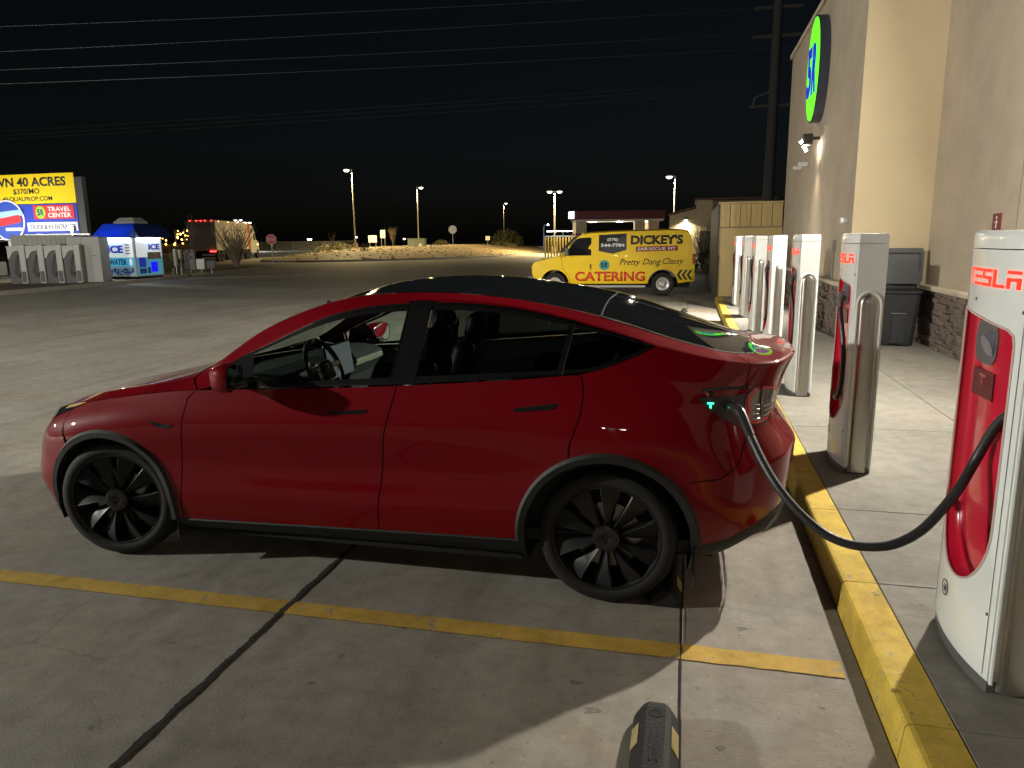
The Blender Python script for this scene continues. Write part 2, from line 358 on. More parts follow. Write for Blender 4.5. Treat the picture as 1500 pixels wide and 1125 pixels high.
def ledger(name, fn, L_, z0, z1):
    """stacked ledger stones, each a rough block: fn(s, z, d) -> point"""
    V, F = [], []; z = z0
    while z < z1-.01:
        h = random.choice((.035, .045, .055, .065)); h = min(h, z1-z); s = -random.random()*.2
        while s < L_:
            l = random.uniform(.12, .42); a, b = max(0, s), min(L_, s+l)
            if b-a > .02:
                d = random.uniform(.035, .085); d2 = d+random.uniform(-.012, .012); k = len(V); g = .003
                V += [fn(a+g, z+g, 0), fn(b-g, z+g, 0), fn(b-g, z+h-g, 0), fn(a+g, z+h-g, 0), fn(a+g, z+g, d), fn(b-g, z+g, d2), fn(b-g, z+h-g, d2-.004), fn(a+g, z+h-g, d-.004)]
                F += [(k+4, k+5, k+6, k+7), (k, k+4, k+7, k+3), (k+1, k+2, k+6, k+5), (k+3, k+7, k+6, k+2), (k, k+1, k+5, k+4)]
            s += l
        z += h
    o = mesh(name, V, F, M_stone, bld); o['kind'] = 'stuff'; return o
ledger('ledger_stones', lambda s, z, d: (WX-d, RY-s, z), 13, .15, 1.0)
ledger('ledger_stones', lambda s, z, d: (SX+s, RY-d, z), WX-SX, .15, 1.0)
ledger('ledger_stones', lambda s, z, d: (SX-d, RY+s, z), 18.6-RY, .15, 1.0)
def capstones(lo, hi, ax):
    n = max(1, int(round((hi[ax]-lo[ax])/.6)))
    for k in range(n):
        a, b = list(lo), list(hi); a[ax] = lo[ax]+(hi[ax]-lo[ax])*k/n+.002; b[ax] = lo[ax]+(hi[ax]-lo[ax])*(k+1)/n-.002; bm = BM(); b2(bm, a, b, .012); new('cap_stone', bm, M_cap, bld)
capstones((WX-.12, -3, 1.0), (WX+.01, RY-.12, 1.07), 1); capstones((SX-.12, RY-.12, 1.0), (WX-.125, RY+.01, 1.07), 0); capstones((SX-.12, RY+.015, 1.0), (SX+.01, 18.6, 1.07), 1)
# wall lamps (real fixtures: housing, lens, light)
def wall_pack(name, label, loc, nrm, power, size, col=(1, .93, .80), tilt=35, lens=.18, spread=160, es=60, point=False, fill=0, cone=False):
    t = thing(name, label, 'wall lamp', loc); n = Vector(nrm)
    bm = BM(); box(bm, (0, 0, 0), (.20 if n.x else .34, .34 if n.x else .20, .22), .03); new('housing', bm, mat('lamp_bronze', (.05, .045, .04), .5), t)
    d = (n*math.sin(R(tilt))+Vector((0, 0, -math.cos(R(tilt))))).normalized(); c = n*.06+Vector((0, 0, -.115))
    bm = BM(); box(bm, (0, 0, 0), (lens, lens, .012), .004); bmesh.ops.rotate(bm, cent=(0, 0, 0), matrix=d.to_track_quat('-Z', 'Y').to_matrix(), verts=bm.verts[:]); bmesh.ops.translate(bm, vec=c, verts=bm.verts[:]); new('lens', bm, emis(name+'_lens_glow', col, es), t)
    l = bpy.data.lights.new(name+'_light', 'POINT' if point else 'AREA'); l.energy = power; l.color = col
    if point: l.shadow_soft_size = size/2
    else: l.shape = 'DISK'; l.size = size; l.spread = R(spread)
    o = bpy.data.objects.new(name+'_light', l); COL.objects.link(o); o.parent = t; o.location = c+d*(.10 if point else .02); o.rotation_euler = d.to_track_quat('-Z', 'Y').to_euler()
    if fill:
        l2 = bpy.data.lights.new(name+'_glow', 'SPOT' if cone else 'POINT'); l2.energy = fill; l2.color = (1, .88, .62) if cone else col; l2.shadow_soft_size = size/2
        if cone: l2.spot_size = R(70); l2.spot_blend = .9
        o2 = bpy.data.objects.new(name+'_glow', l2); COL.objects.link(o2); o2.parent = t; o2.location = c+d*.1
        if cone: o2.rotation_euler = (Vector((0, 0, -1))-n*.12).to_track_quat('-Z', 'Y').to_euler()
    return t
wall_pack('wall_lamp', 'flood lamp high on the near stucco wall above the pavement', (6.62, 4.25, 4.50), (-1, 0, 0), 1080, .16, tilt=74, spread=178, fill=230)
bm = BM(); b2(bm, (6.68, 4.20, 4.45), (WX+.01, 4.30, 4.55)); o = new('lamp_arm', bm, mat('lamp_bronze', (.05, .045, .04), .5), bld)
wall_pack('wall_lamp', 'small lit lamp under the round green sign', (5.53, 13.30, 3.76), (-1, 0, 0), 620, .10, tilt=58, lens=.24, es=260, spread=126, fill=60, cone=True)
bm = BM(); b2(bm, (5.60, 13.27, 3.76), (SX+.01, 13.33, 3.82)); new('lamp_arm', bm, mat('lamp_bronze', (.05, .045, .04), .5), bld)
# round sign
sg = thing('round_sign', 'round bright green sign reading 5R on the building', 'sign', (5.57, 13.45, 4.1), world=True)
def sgn(bm):
    for v in bm.verts: v.co.y = 13.45+v.co.y*.76
bm = BM(); lathe(bm, [(0, 5.59), (1.0, 5.59), (1.02, 5.58), (1.02, SX), (0, SX)], (0, 0, 5.14), 'X', 64); sgn(bm); new('cabinet', bm, mat('sign_cabinet', (.05, .06, .09), .4), sg, True, 30)
bm = BM(); lathe(bm, [(0, 5.575), (.985, 5.575), (.985, 5.589)], (0, 0, 5.14), 'X', 64); sgn(bm); face = new('sign_face', bm, emis('sign_green', (.12, 1.0, .02), 1.15), sg)
for s_, y0 in (('5', 13.76), ('R', 13.15)):
    bm = text_bm(s_, h=.98, wd=.50, depth=.012, bold=.035); place(bm, (5.565, y0, 5.12), (0, -1, 0), (0, 0, 1)); sub('letter', bm, emis('sign_blue', (.008, .02, .55), .7), face)
# small fittings
def fit(name, lo, hi, m, bev=.004, par=bld): bm = BM(); b2(bm, lo, hi, bev); return new(name, bm, m, par)
fit('conduit', (SX-.03, 10.84, 1.07), (SX, 10.88, 1.55), mat('conduit_grey', (.3, .26, .22), .5)); fit('junction_box', (SX-.06, 10.78, 1.55), (SX, 10.94, 1.75), mat('conduit_grey', (.3, .26, .22), .5))
bm = BM(); lathe(bm, [(0, SX-.10), (.05, SX-.10), (.06, SX-.04), (.06, SX)], (0, 10.0, 2.08), 'X', 16); new('security_camera', bm, mat('white_plastic', (.7, .7, .68), .4), bld, True)
for y, z in ((14.6, 3.40), (15.5, 3.40)): bm = BM(); box(bm, (SX-.12, y, z), (.20, .09, .09), .02); b2(bm, (SX-.05, y-.02, z-.02), (SX+.01, y+.02, z+.02)); new('security_camera', bm, mat('white_plastic', (.7, .7, .68), .4), bld)
pl = fit('restroom_plaque', (WX-.012, 6.80, 1.86), (WX+.005, 7.05, 2.08), mat('plaque_maroon', (.16, .02, .025), .5))
bm = BM(); b2(bm, (WX-.016, 6.915, 1.90), (WX-.011, 6.935, 2.0)); b2(bm, (WX-.016, 6.885, 1.965), (WX-.011, 6.965, 1.98)); lathe(bm, [(0, WX-.016), (.016, WX-.016), (.016, WX-.011)], (0, 6.925, 2.03), 'X', 12); sub('symbol', bm, mat('plaque_white', (.75, .75, .72), .5), pl)
# metal panel enclosure at the end of the pavement
enc = thing('metal_panel_fence', 'tan metal panel enclosure at the end of the charger row', 'fence', (4.05, 18.9, 0), world=True)
M_tan = mat('tan_metal', (.54, .40, .18), .5, var=.06, vscale=3)
bm = BM(); b2(bm, (4.07, 18.75, .0), (SX-.003, 18.82, 2.08)); new('lower_panel', bm, M_tan, enc)
for k in range(6):
    x0 = 4.08+k*.283; bm = BM(); b2(bm, (x0, 18.73, 2.11), (x0+.265, 18.80, 2.74), .006); b2(bm, (x0+.12, 18.718, 2.13), (x0+.14, 18.732, 2.72)); new('corrugated_panel', bm, M_tan, enc)
bm = BM(); b2(bm, (4.05, 18.74, 2.08), (SX-.003, 18.80, 2.11)); new('rail', bm, mat('dark_tan_rail', (.2, .17, .12), .5), enc)  # rail in a darker tan than the panels
bm = BM(); b2(bm, (4.03, 18.70, 2.745), (SX-.003, 18.86, 2.80), .01); new('top_rail', bm, M_tan, enc)
bm = BM(); b2(bm, (4.03, 18.71, 0), (4.075, 18.86, 2.745)); new('post', bm, mat('dark_post', (.06, .06, .055), .6), enc)
bm = BM(); b2(bm, (4.04, 18.87, 0), (4.08, 26, 2.75)); new('side_panel', bm, mat('dark_post', (.06, .06, .055), .6), enc)
# ================================================================= the red electric car
YC = .96                                     # centre line of the car in world y; t = distance from it
GD = [  # guide lines from the sill to the centre line, nose -> tail: (x, t, z)
 [(-.80,0,.24),(-.78,.40,.24),(-.63,.72,.24),(-.45,.87,.25),(-.3,.915,.26),(0,.93,.27),(.45,.925,.275),(.9,.92,.283),(1.4,.92,.295),(1.9,.92,.305),(2.4,.925,.315),(2.89,.93,.325),(3.2,.915,.335),(3.46,.865,.375),(3.69,.70,.475),(3.80,.40,.53),(3.825,0,.54)],
 [(-.845,0,.39),(-.825,.40,.39),(-.70,.71,.39),(-.52,.875,.40),(-.3,.942,.40),(0,.955,.40),(.45,.95,.40),(.9,.943,.41),(1.4,.94,.42),(1.9,.942,.43),(2.4,.95,.44),(2.89,.96,.45),(3.2,.945,.46),(3.5,.885,.50),(3.715,.70,.60),(3.815,.40,.635),(3.838,0,.64)],
 [(-.855,0,.52),(-.835,.40,.52),(-.705,.71,.53),(-.51,.88,.555),(-.3,.945,.60),(0,.96,.63),(.45,.940,.62),(.9,.922,.62),(1.4,.917,.63),(1.9,.921,.64),(2.4,.938,.65),(2.89,.962,.67),(3.2,.945,.68),(3.51,.885,.72),(3.725,.70,.758),(3.825,.41,.77),(3.848,0,.77)],
 [(-.82,0,.67),(-.80,.40,.675),(-.665,.68,.70),(-.48,.86,.745),(-.28,.922,.79),(0,.945,.835),(.45,.945,.855),(.9,.942,.865),(1.4,.942,.88),(1.9,.945,.895),(2.4,.95,.91),(2.89,.955,.925),(3.2,.932,.935),(3.47,.855,.945),(3.645,.69,.95),(3.72,.43,.95),(3.742,0,.945)],
 [(-.78,0,.79),(-.75,.40,.795),(-.58,.66,.83),(-.40,.78,.875),(-.22,.835,.915),(0,.86,.955),(.45,.877,1.02),(.9,.882,1.048),(1.4,.886,1.074),(1.9,.888,1.108),(2.4,.885,1.15),(2.89,.868,1.19),(3.2,.835,1.165),(3.46,.775,1.13),(3.64,.66,1.10),(3.735,.42,1.085),(3.76,0,1.08)],
 [(-.70,0,.825),(-.66,.34,.845),(-.48,.55,.885),(-.30,.66,.93),(-.12,.71,.97),(.12,.74,1.01),(.50,.765,1.075),(.9,.735,1.252),(1.4,.715,1.463),(1.9,.705,1.526),(2.4,.705,1.497),(2.89,.715,1.378),(3.2,.725,1.29),(3.48,.70,1.235),(3.67,.62,1.225),(3.79,.40,1.235),(3.825,0,1.24)],
 [(-.66,0,.84),(-.60,.28,.865),(-.40,.45,.91),(-.2,.55,.955),(-.02,.59,.99),(.2,.615,1.03),(.53,.645,1.13),(.93,.635,1.365),(1.4,.63,1.525),(1.9,.63,1.563),(2.4,.63,1.527),(2.89,.63,1.427),(3.2,.615,1.33),(3.44,.585,1.27),(3.60,.49,1.247),(3.69,.32,1.25),(3.73,0,1.25)],
 [(-.55,0,.885),(-.45,0,.905),(-.28,0,.94),(-.12,0,.972),(.02,0,1.0),(.16,0,1.03),(.33,0,1.08),(.80,0,1.335),(1.35,0,1.553),(1.85,0,1.62),(2.35,0,1.597),(2.85,0,1.50),(3.17,0,1.405),(3.40,0,1.335),(3.52,0,1.30),(3.58,0,1.28),(3.60,0,1.275)]]
GA = np.array(GD, float); NG, NS = GA.shape[:2]
_d = np.linalg.norm(np.diff(GA[1:5], axis=1), axis=2).mean(0); US = np.concatenate([[0], np.cumsum(_d)])
_dv = np.linalg.norm(np.diff(GA[:, 5:13], axis=0), axis=2).mean(1); VS = np.concatenate([[0], np.cumsum(_dv)])
def hermite(K, X, T, s):
    i = np.clip(np.searchsorted(K, s, side='right')-1, 0, len(K)-2); return i
# tangents along u (mirrored ghosts at nose and tail)
def tang_u(P):
    T = np.zeros_like(P)
    for k in range(NS):
        if k == 0: g = P[1]*np.array([1, -1, 1]); T[0] = (P[1]-g)/(2*(US[1]-US[0])); continue
        if k == NS-1: g = P[-2]*np.array([1, -1, 1]); T[-1] = (g-P[-2])/(2*(US[-1]-US[-2])); continue
        a, b = US[k]-US[k-1], US[k+1]-US[k]; d0, d1 = (P[k]-P[k-1])/a, (P[k+1]-P[k])/b; T[k] = (b*d0+a*d1)/(a+b)
    return T
TU = np.array([tang_u(g) for g in GA]); TU[7, 0, :] = (GA[7, 1]-GA[7, 0])/(US[1]); TU[7, -1, :] = (GA[7, -1]-GA[7, -2])/(US[-1]-US[-2])
BREAK = (4, 5, 6)
def S(u, v):
    """car surface: arrays u (metres along), v (metres round) -> (n,3) of x, t, z"""
    u = np.clip(np.atleast_1d(np.asarray(u, float)), 0, US[-1]); v = np.clip(np.atleast_1d(np.asarray(v, float)), 0, VS[-1])
    i = np.clip(np.searchsorted(US, u, side='right')-1, 0, NS-2); h = US[i+1]-US[i]; s = ((u-US[i])/h)
    a, b, c, d = 2*s**3-3*s**2+1, s**3-2*s**2+s, -2*s**3+3*s**2, s**3-s**2
    G = [a[:, None]*GA[k][i]+(b*h)[:, None]*TU[k][i]+c[:, None]*GA[k][i+1]+(d*h)[:, None]*TU[k][i+1] for k in range(NG)]
    G = np.array(G)                           # NG,n,3
    D = [(G[k+1]-G[k])/(VS[k+1]-VS[k]) for k in range(NG-1)]
    def tan(k, side):
        if k == 0: return D[0]
        if k == NG-1: return D[-1]*np.array([1, 1, .0]) if False else D[-1]
        p, q_ = VS[k]-VS[k-1], VS[k+1]-VS[k]; smooth_ = (q_*D[k-1]+p*D[k])/(p+q_); sharp = D[k] if side > 0 else D[k-1]
        wq = np.clip((u-US[12]-.1)/(US[14]-US[12]-.2), 0, 1); wq = (wq*wq*(3-2*wq))[:, None]
        if k == 4: return sharp*(1-wq)+smooth_*wq        # crisp shoulder, hollow under the tail lip
        if k == 2: return smooth_*(1-wq)+sharp*wq        # crease round the rear bumper
        return sharp if k in BREAK else smooth_
    j = np.clip(np.searchsorted(VS, v, side='right')-1, 0, NG-2); out = np.zeros((len(u), 3))
    for k in range(NG-1):
        m_ = j == k
        if not m_.any(): continue
        hh = VS[k+1]-VS[k]; s = ((v[m_]-VS[k])/hh)[:, None]; t0, t1 = tan(k, 1)[m_], tan(k+1, -1)[m_].copy()
        if k == NG-2: # roof crown: flat across the centre line
            wr = np.clip((u[m_]-US[9])/(US[12]-US[9]), 0, 1); wr = (wr*wr*(3-2*wr))[:, None]; p_, q2 = VS[6]-VS[5], VS[7]-VS[6]
            t0 = t0*(1+.5*np.clip((u[m_]-US[7])/1.0, 0, 1))[:, None]*(1-wr)+wr*((q2*D[5]+p_*D[6])/(p_+q2))[m_]
            t1 = t1.copy(); t1[:, 2] *= .0
        out[m_] = (2*s**3-3*s**2+1)*G[k][m_]+(s**3-2*s**2+s)*hh*t0+(-2*s**3+3*s**2)*G[k+1][m_]+(s**3-s**2)*hh*t1
    return out
def N(u, v, e=.004):
    a, b = S(np.clip(u-e, 0, US[-1]), v), S(np.clip(u+e, 0, US[-1]), v); c, d = S(u, np.maximum(v-e, 0)), S(u, np.minimum(v+e, VS[-1]))
    n = np.cross(b-a, d-c); n /= np.linalg.norm(n, axis=1)[:, None]+1e-12; P = S(u, v)
    ref = P-np.array([1.45, 0, .55]); ref[:, 0] *= .12; s = np.sign((n*ref).sum(1)); s[s == 0] = 1
    return n*s[:, None]
_gu, _gv = np.meshgrid(np.linspace(0, US[-1], 420), np.linspace(0, VS[-1], 180)); _gu, _gv = _gu.ravel(), _gv.ravel(); _gp = S(_gu, _gv)
def inv(xz, vmin=0, vmax=None, umin=0, umax=99):
    """side view (x, z) -> (u, v)"""
    vmax = VS[6]+.02 if vmax is None else vmax; ok = (_gv >= vmin) & (_gv <= vmax) & (_gu >= umin) & (_gu <= umax); gp, gu, gv = _gp[ok], _gu[ok], _gv[ok]; out = []
    for x, z in xz:
        k = np.argmin((gp[:, 0]-x)**2+(gp[:, 2]-z)**2); u, v = gu[k], gv[k]
        for _ in range(8):
            e = 1e-4; p = S([u, u+e, u], [v, v, v+e]); J = np.array([[p[1, 0]-p[0, 0], p[2, 0]-p[0, 0]], [p[1, 2]-p[0, 2], p[2, 2]-p[0, 2]]])/e
            try: d = np.linalg.solve(J+1e-6*np.eye(2), np.array([x-p[0, 0], z-p[0, 2]]))
            except Exception: break
            u, v = u+np.clip(d[0], -.05, .05), v+np.clip(d[1], -.05, .05); u, v = min(max(u, umin, 0), umax, US[-1]), min(max(v, vmin), vmax)
        out.append((u, v))
    return out
def u_at(x, k, lo=0):
    """u where guide k has the given x"""
    uu = np.linspace(lo, US[-1], 3000); p = S(uu, np.full_like(uu, VS[k])); return uu[np.argmin(abs(p[:, 0]-x))]
def along(k, x0, x1, n=24, off=0):
    a, b = u_at(x0, k), u_at(x1, k); return [(u, VS[k]+off) for u in np.linspace(a, b, n)]
def arc(cx, cz, r, a0, a1, n=26): return [(cx+r*math.cos(R(a)), cz+r*math.sin(R(a))) for a in np.linspace(a0, a1, n)]
def shrink(poly, g):
    P = np.asarray(poly, float); n = len(P); A = .5*np.sum(P[:, 0]*np.roll(P[:, 1], -1)-np.roll(P[:, 0], -1)*P[:, 1]); sg = 1 if A > 0 else -1; out = []
    for i in range(n):
        e1, e2 = P[i]-P[i-1], P[(i+1) % n]-P[i]
        if np.linalg.norm(e1) < 1e-7 or np.linalg.norm(e2) < 1e-7: out.append(P[i]); continue
        e1, e2 = e1/np.linalg.norm(e1), e2/np.linalg.norm(e2); n1, n2 = np.array([-e1[1], e1[0]])*sg, np.array([-e2[1], e2[0]])*sg; b = n1+n2; L = np.linalg.norm(b)
        if L < .3: out.append(P[i]); continue
        b /= L; out.append(P[i]+b*min(g/max(.35, b@n1), 2.5*g))
    return np.array(out)
def to_world(P, side): return np.stack([P[:, 0], YC-side*P[:, 1], P[:, 2]], 1)
def lift(name, uv, F, m, parent, side=1, off=0, both=False, flat=False, subpart=False):
    """put a (u,v) triangulation on the car surface, with the surface's own normals"""
    uv = np.asarray(uv); P = S(uv[:, 0], uv[:, 1]); n = N(uv[:, 0], uv[:, 1]); P = P+n*off
    V, NN, FF = to_world(P, side), n*np.array([1, -side, 1]), [tuple(f) for f in F]
    if both:
        k = len(V); V = np.concatenate([V, to_world(P, -side)]); NN = np.concatenate([NN, n*np.array([1, side, 1])]); FF = FF+[tuple(i+k for i in f[::-1]) for f in FF]
    # faces point outwards
    out = []
    for f in FF:
        a, b, c = V[f[0]], V[f[1]], V[f[2]]; out.append(f if np.dot(np.cross(b-a, c-a), NN[f[0]]) > 0 else f[::-1])
    o = mesh(name, V, out, m, None if subpart else parent)
    me = o.data; me.shade_smooth(); me.normals_split_custom_set_from_vertices([tuple(x) for x in NN])
    if subpart: o.parent = parent
    return o
def panel(name, poly, m, parent, side=1, gap=.0034, h=.035, off=0, both=False, subpart=False, hb=.02):
    P = resample(poly, hb); P = shrink(P, gap) if gap else P
    pv, F = cdt(P, h, hb=hb*1.5); return lift(name, pv, F, m, parent, side, off, both, subpart=subpart)
def ribbon(name, line, wl, wr, m, parent, side=1, off=.004, closed=False, both=False, subpart=False, h=.02, raised=0):
    """strip that follows a (u,v) line on the surface"""
    L = resample(line, h, closed); n = len(L); A, B, C_ = [], [], []
    for i in range(n):
        t = (L[(i+1) % n]-L[i-1]) if closed else L[min(i+1, n-1)]-L[max(i-1, 0)]; t = t/(np.linalg.norm(t)+1e-9); nn = np.array([-t[1], t[0]]); A.append(L[i]+nn*wl); B.append(L[i]-nn*wr); C_.append(L[i]+nn*(wl-wr)/2)
    if raised:
        uv = np.array(A+C_+B); P0 = S(uv[:, 0], uv[:, 1]); nr = N(uv[:, 0], uv[:, 1]); o_ = np.concatenate([np.full(n, 0.), np.full(n, raised), np.full(n, 0.)])+off
        V = to_world(P0+nr*o_[:, None], side); F = []
        for q_ in (0, 1):
            for i in range(n if closed else n-1): j = (i+1) % n; F.append((q_*n+i, q_*n+j, (q_+1)*n+j, (q_+1)*n+i))
        o = mesh(name, V, F, m, None if subpart else parent, True, 180)
        if subpart: o.parent = parent
        return o
    F = []
    for i in range(n if closed else n-1): j = (i+1) % n; F += [(i, j, n+j), (i, n+j, n+i)]
    return lift(name, np.array(A+B), F, m, parent, side, off, both, subpart=subpart)

M_red = mat('car_paint_red', (.18, .001, .006), .45, 0, 1.0, var=.10, vscale=900, detail=1, spec=.05, coat_ior=1.34)
M_blk = mat('gloss_black_trim', (.010, .010, .011), .22, 0, .3)
M_clad = mat('grey_black_plastic', (.011, .0125, .012), .62, bump=.15, bscale=500)
M_seam = mat('panel_gap_black', (.004, .004, .004), .9)
M_roof = mat('roof_glass_black', (.010, .011, .012), .06, 0, .6, rvar=.05, vscale=3)
M_gl = glass_mat('side_glass_clear', (.62, .70, .66)); M_gd = glass_mat('privacy_glass_dark', (.10, .115, .11)); M_ws = glass_mat('windscreen_glass', (.72, .80, .76))
M_int = mat('cabin_black', (.02, .021, .022), .7); M_seat = mat('seat_black_vinyl', (.03, .03, .032), .45); M_trim = mat('dash_pale_trim', (.24, .23, .19), .4)
M_rub = mat('tyre_rubber', (.011, .011, .011), .75, bump=.2, bscale=120); M_rim = mat('rim_satin_black', (.014, .014, .015), .48, .3); M_steel = mat('brake_steel', (.25, .25, .25), .35, 1)
M_chr = mat('dark_chrome', (.22, .22, .22), .2, 1); M_lens = mat('headlight_lens', (.03, .03, .033), .05, 0, 1); M_sil = mat('silver_lens', (.22, .20, .195), .12, .5, 1, var=.5, vscale=60)
M_tail = mat('tail_lens_red', (.75, .02, .025), .08, 0, 1)

car = thing('parked_car', 'dark red electric car plugged in, seen from its side in the middle', 'car', (1.45, YC, 0), world=True)
FA, RA = (0.0, .352), (2.89, .352); RF, RR = .405, .428
belt = along(4, .60, 2.752, 60)
# --- front bumper, fenders
cutF = [(-.30, .74), (-.31, .80), (-.30, .88)]
archF = inv(arc(*FA, RF, 127, 205, 16), vmax=VS[4])
bump_poly = [(0, 0)]+[(0, v) for v in np.linspace(0, VS[4], 10)][1:]+[(u, VS[4]) for u in np.linspace(0, u_at(-.30, 4, .5), 24)][1:]+inv(cutF[::-1][1:], vmax=VS[4])
_af = [p for p in inv(arc(*FA, RF, 130, 196, 20), vmax=VS[4])]
bump_poly += _af+[(u, 0) for u in np.linspace(_af[-1][0], 0, 20)][:-1]
fb = panel('front_bumper', bump_poly, M_red, car, both=True)
front_line = [(.595, 1.03), (.545, .99), (.534, .92), (.505, .70), (.480, .45), (.458, .30)]
fl = inv(front_line, vmax=VS[4]); fl[0] = (u_at(.595, 4), VS[4]); fl[-1] = (fl[-1][0], 0.004)
archf2 = inv(arc(*FA, RF, 128, -9, 40), vmax=VS[4])
fend = inv(cutF[1:-1], vmax=VS[4])+[(u, VS[4]) for u in np.linspace(u_at(-.30, 4, .5), fl[0][0], 30)]+fl[1:]+[(fl[-1][0]-.015, .004)]+archf2[::-1]
for s in (1, -1): panel('fender', fend, M_red, car, s)
# --- doors
mid_line = [(1.794, 1.10), (1.728, .833), (1.68, .469), (1.668, .31)]
ml = inv(mid_line, vmax=VS[4]); ml[0] = (u_at(1.794, 4), VS[4]); ml[-1] = (ml[-1][0], .004)
rear_line = [(2.752, 1.18), (2.772, 1.10), (2.760, 1.0), (2.735, .92), (2.71, .85), (2.70, .78)]
rl = inv(rear_line, vmax=VS[4]); rl[0] = (u_at(2.752, 4), VS[4])
arcR1 = inv(arc(*RA, RR, 116, 186, 26), vmax=VS[4]); _k = u_at(2.463, 0)
fdoor = [(u, VS[4]) for u in np.linspace(fl[0][0], ml[0][0], 40)]+ml[1:]+fl[::-1][:-1]
rdoor = [(u, VS[4]) for u in np.linspace(ml[0][0], rl[0][0], 34)]+rl[1:-1]+arcR1+[(_k, .004)]+ml[::-1][:-1]
DOOR = {}
for s in (1, -1):
    DOOR[s, 0] = panel('front_door', fdoor, M_red, car, s); DOOR[s, 1] = panel('rear_door', rdoor, M_red, car, s)
# --- quarter panel, rear bumper, tailgate
dlo_low = [(2.752, 1.186), (2.84, 1.207), (2.932, 1.236), (3.02, 1.270), (3.10, 1.309)]
dl = inv(dlo_low, VS[3]); tip = dl[-1]
seam = [(3.215, .655), (3.32, .690), (3.43, .705), (3.505, .76), (3.535, .86), (3.55, .935)]
sm = inv(seam, vmax=VS[4]); uT = sm[-1][0]; uG = US[13]+.45*(US[14]-US[13])
arcR2 = inv(arc(*RA, RR, 116, 46, 34), vmax=VS[4])
cutT = [(sm[-1][0], sm[-1][1]), (uT+.01, VS[3]+.06), (uT+.005, VS[4]), (uT, VS[5]-.02), (uT-.02, VS[5]+.03), (uT-.05, VS[6])]
u31 = u_at(3.13, 6)
quarter = rl[1:-1][::-1]+dl+[(u31, VS[6])]+[(u, VS[6]) for u in np.linspace(u31, cutT[-1][0], 16)][1:]+cutT[::-1][1:]+sm[::-1][1:]+arcR2[::-1]
for s in (1, -1): panel('quarter_panel', quarter, M_red, car, s)
arcR3 = inv(arc(*RA, RR, 46, 0, 16), vmax=VS[4])
rb_poly = arcR3[::-1]+sm[1:]+[(u, VS[3]-.0) for u in np.linspace(uT+.01, US[-1], 24)]+[(US[-1], v) for v in np.linspace(VS[3], 0, 12)][1:]+[(u, 0) for u in np.linspace(US[-1], u_at(3.33, 0), 30)][1:]
panel('rear_bumper', rb_poly, M_red, car, both=True)
uW = US[15]+.35*(US[16]-US[15])
gl_end = [(cutT[-1][0], VS[6]), (US[14]-.02, VS[6]+.012), (US[14]+.06, VS[6]+.045), (US[15]-.06, VS[6]+.12), (US[15]-.01, VS[6]+.25), (US[15]+.01, VS[7]-.2), (US[15]+.02, VS[7])]
tg = [(u, VS[3]) for u in np.linspace(uT+.01, US[-1], 24)]+[(US[-1], v) for v in np.linspace(VS[3], VS[7], 24)][1:]+gl_end[::-1]+cutT[::-1][1:-1]
TG = panel('tailgate', tg, M_red, car, both=True, h=.028)
# --- roof rails, hood, glass
dlo_top = [(.705, 1.131), (.826, 1.213), (1.0, 1.305), (1.18, 1.389), (1.33, 1.444), (1.479, 1.489), (1.66, 1.518), (1.839, 1.527), (1.945, 1.527), (2.10, 1.521), (2.27, 1.508), (2.48, 1.475), (2.68, 1.430), (2.86, 1.385), (3.035, 1.335), (3.113, 1.352)]
def on5(x, off=0): return (u_at(x, 5), VS[5]+off)
dt = [on5(x, -.012) for x in np.linspace(.70, 3.03, 50)]+[tip]
hood_end = u_at(.50, 5)
rail = [(u_at(.595, 4), VS[4])]+[(u_at(.66, 4), VS[4]+.02)]+dt+[(tip[0]+.014, tip[1]+.004)]+[(u, VS[6]) for u in np.linspace(u31+.014, US[6]+.01, 50)]+[(US[6]+.005, VS[5])]
for s in (1, -1): panel('roof_rail', rail, M_red, car, s, off=-.0008)
hood = [(u, VS[4]) for u in np.linspace(0, u_at(.595, 4), 50)]+[(US[6]-.005, VS[5]), (US[6]-.005, VS[6]), (US[6]-.01, VS[7])]+[(u, VS[7]) for u in np.linspace(US[6]-.03, 0, 30)]+[(0, v) for v in np.linspace(VS[7], VS[4], 14)][1:-1]
HOOD = panel('hood', hood, M_red, car, both=True)
uH, uR_ = u_at(1.28, 6), u_at(2.82, 6); uH7, uR7 = u_at(1.20, 7), u_at(2.83, 7)
ws = [(u, VS[6]) for u in np.linspace(US[6]+.01, uH, 20)]+[(uH7, VS[7])]+[(u, VS[7]) for u in np.linspace(uH7, US[6]+.01, 20)][1:]
panel('windscreen', ws, M_ws, car, both=True, gap=.003)
rg = [(u, VS[6]) for u in np.linspace(uH, uR_, 40)]+[(uR7, VS[7])]+[(u, VS[7]) for u in np.linspace(uR7, uH7, 40)][1:]
ROOF = panel('glass_roof', rg, M_roof, car, both=True, gap=.004)
rw = [(u, VS[6]) for u in np.linspace(uR_, cutT[-1][0], 20)]+gl_end[1:]+[(u, VS[7]) for u in np.linspace(gl_end[-1][0], uR7, 16)][1:]
RW = panel('rear_window', rw, M_roof, car, both=True, gap=.004)
M_edge = mat('bright_glass_edge', (.55, .56, .55), .25, .8)
ribbon('roof_seam', [(uR_, VS[6]), (uR7, VS[7])], .004, .004, M_edge, ROOF, off=.001, both=True, subpart=True)
ribbon('glass_edge', [(u, VS[6]) for u in np.linspace(uR_, cutT[-1][0], 20)]+gl_end[1:], .0035, .0035, M_edge, RW, off=.002, both=True, subpart=True)
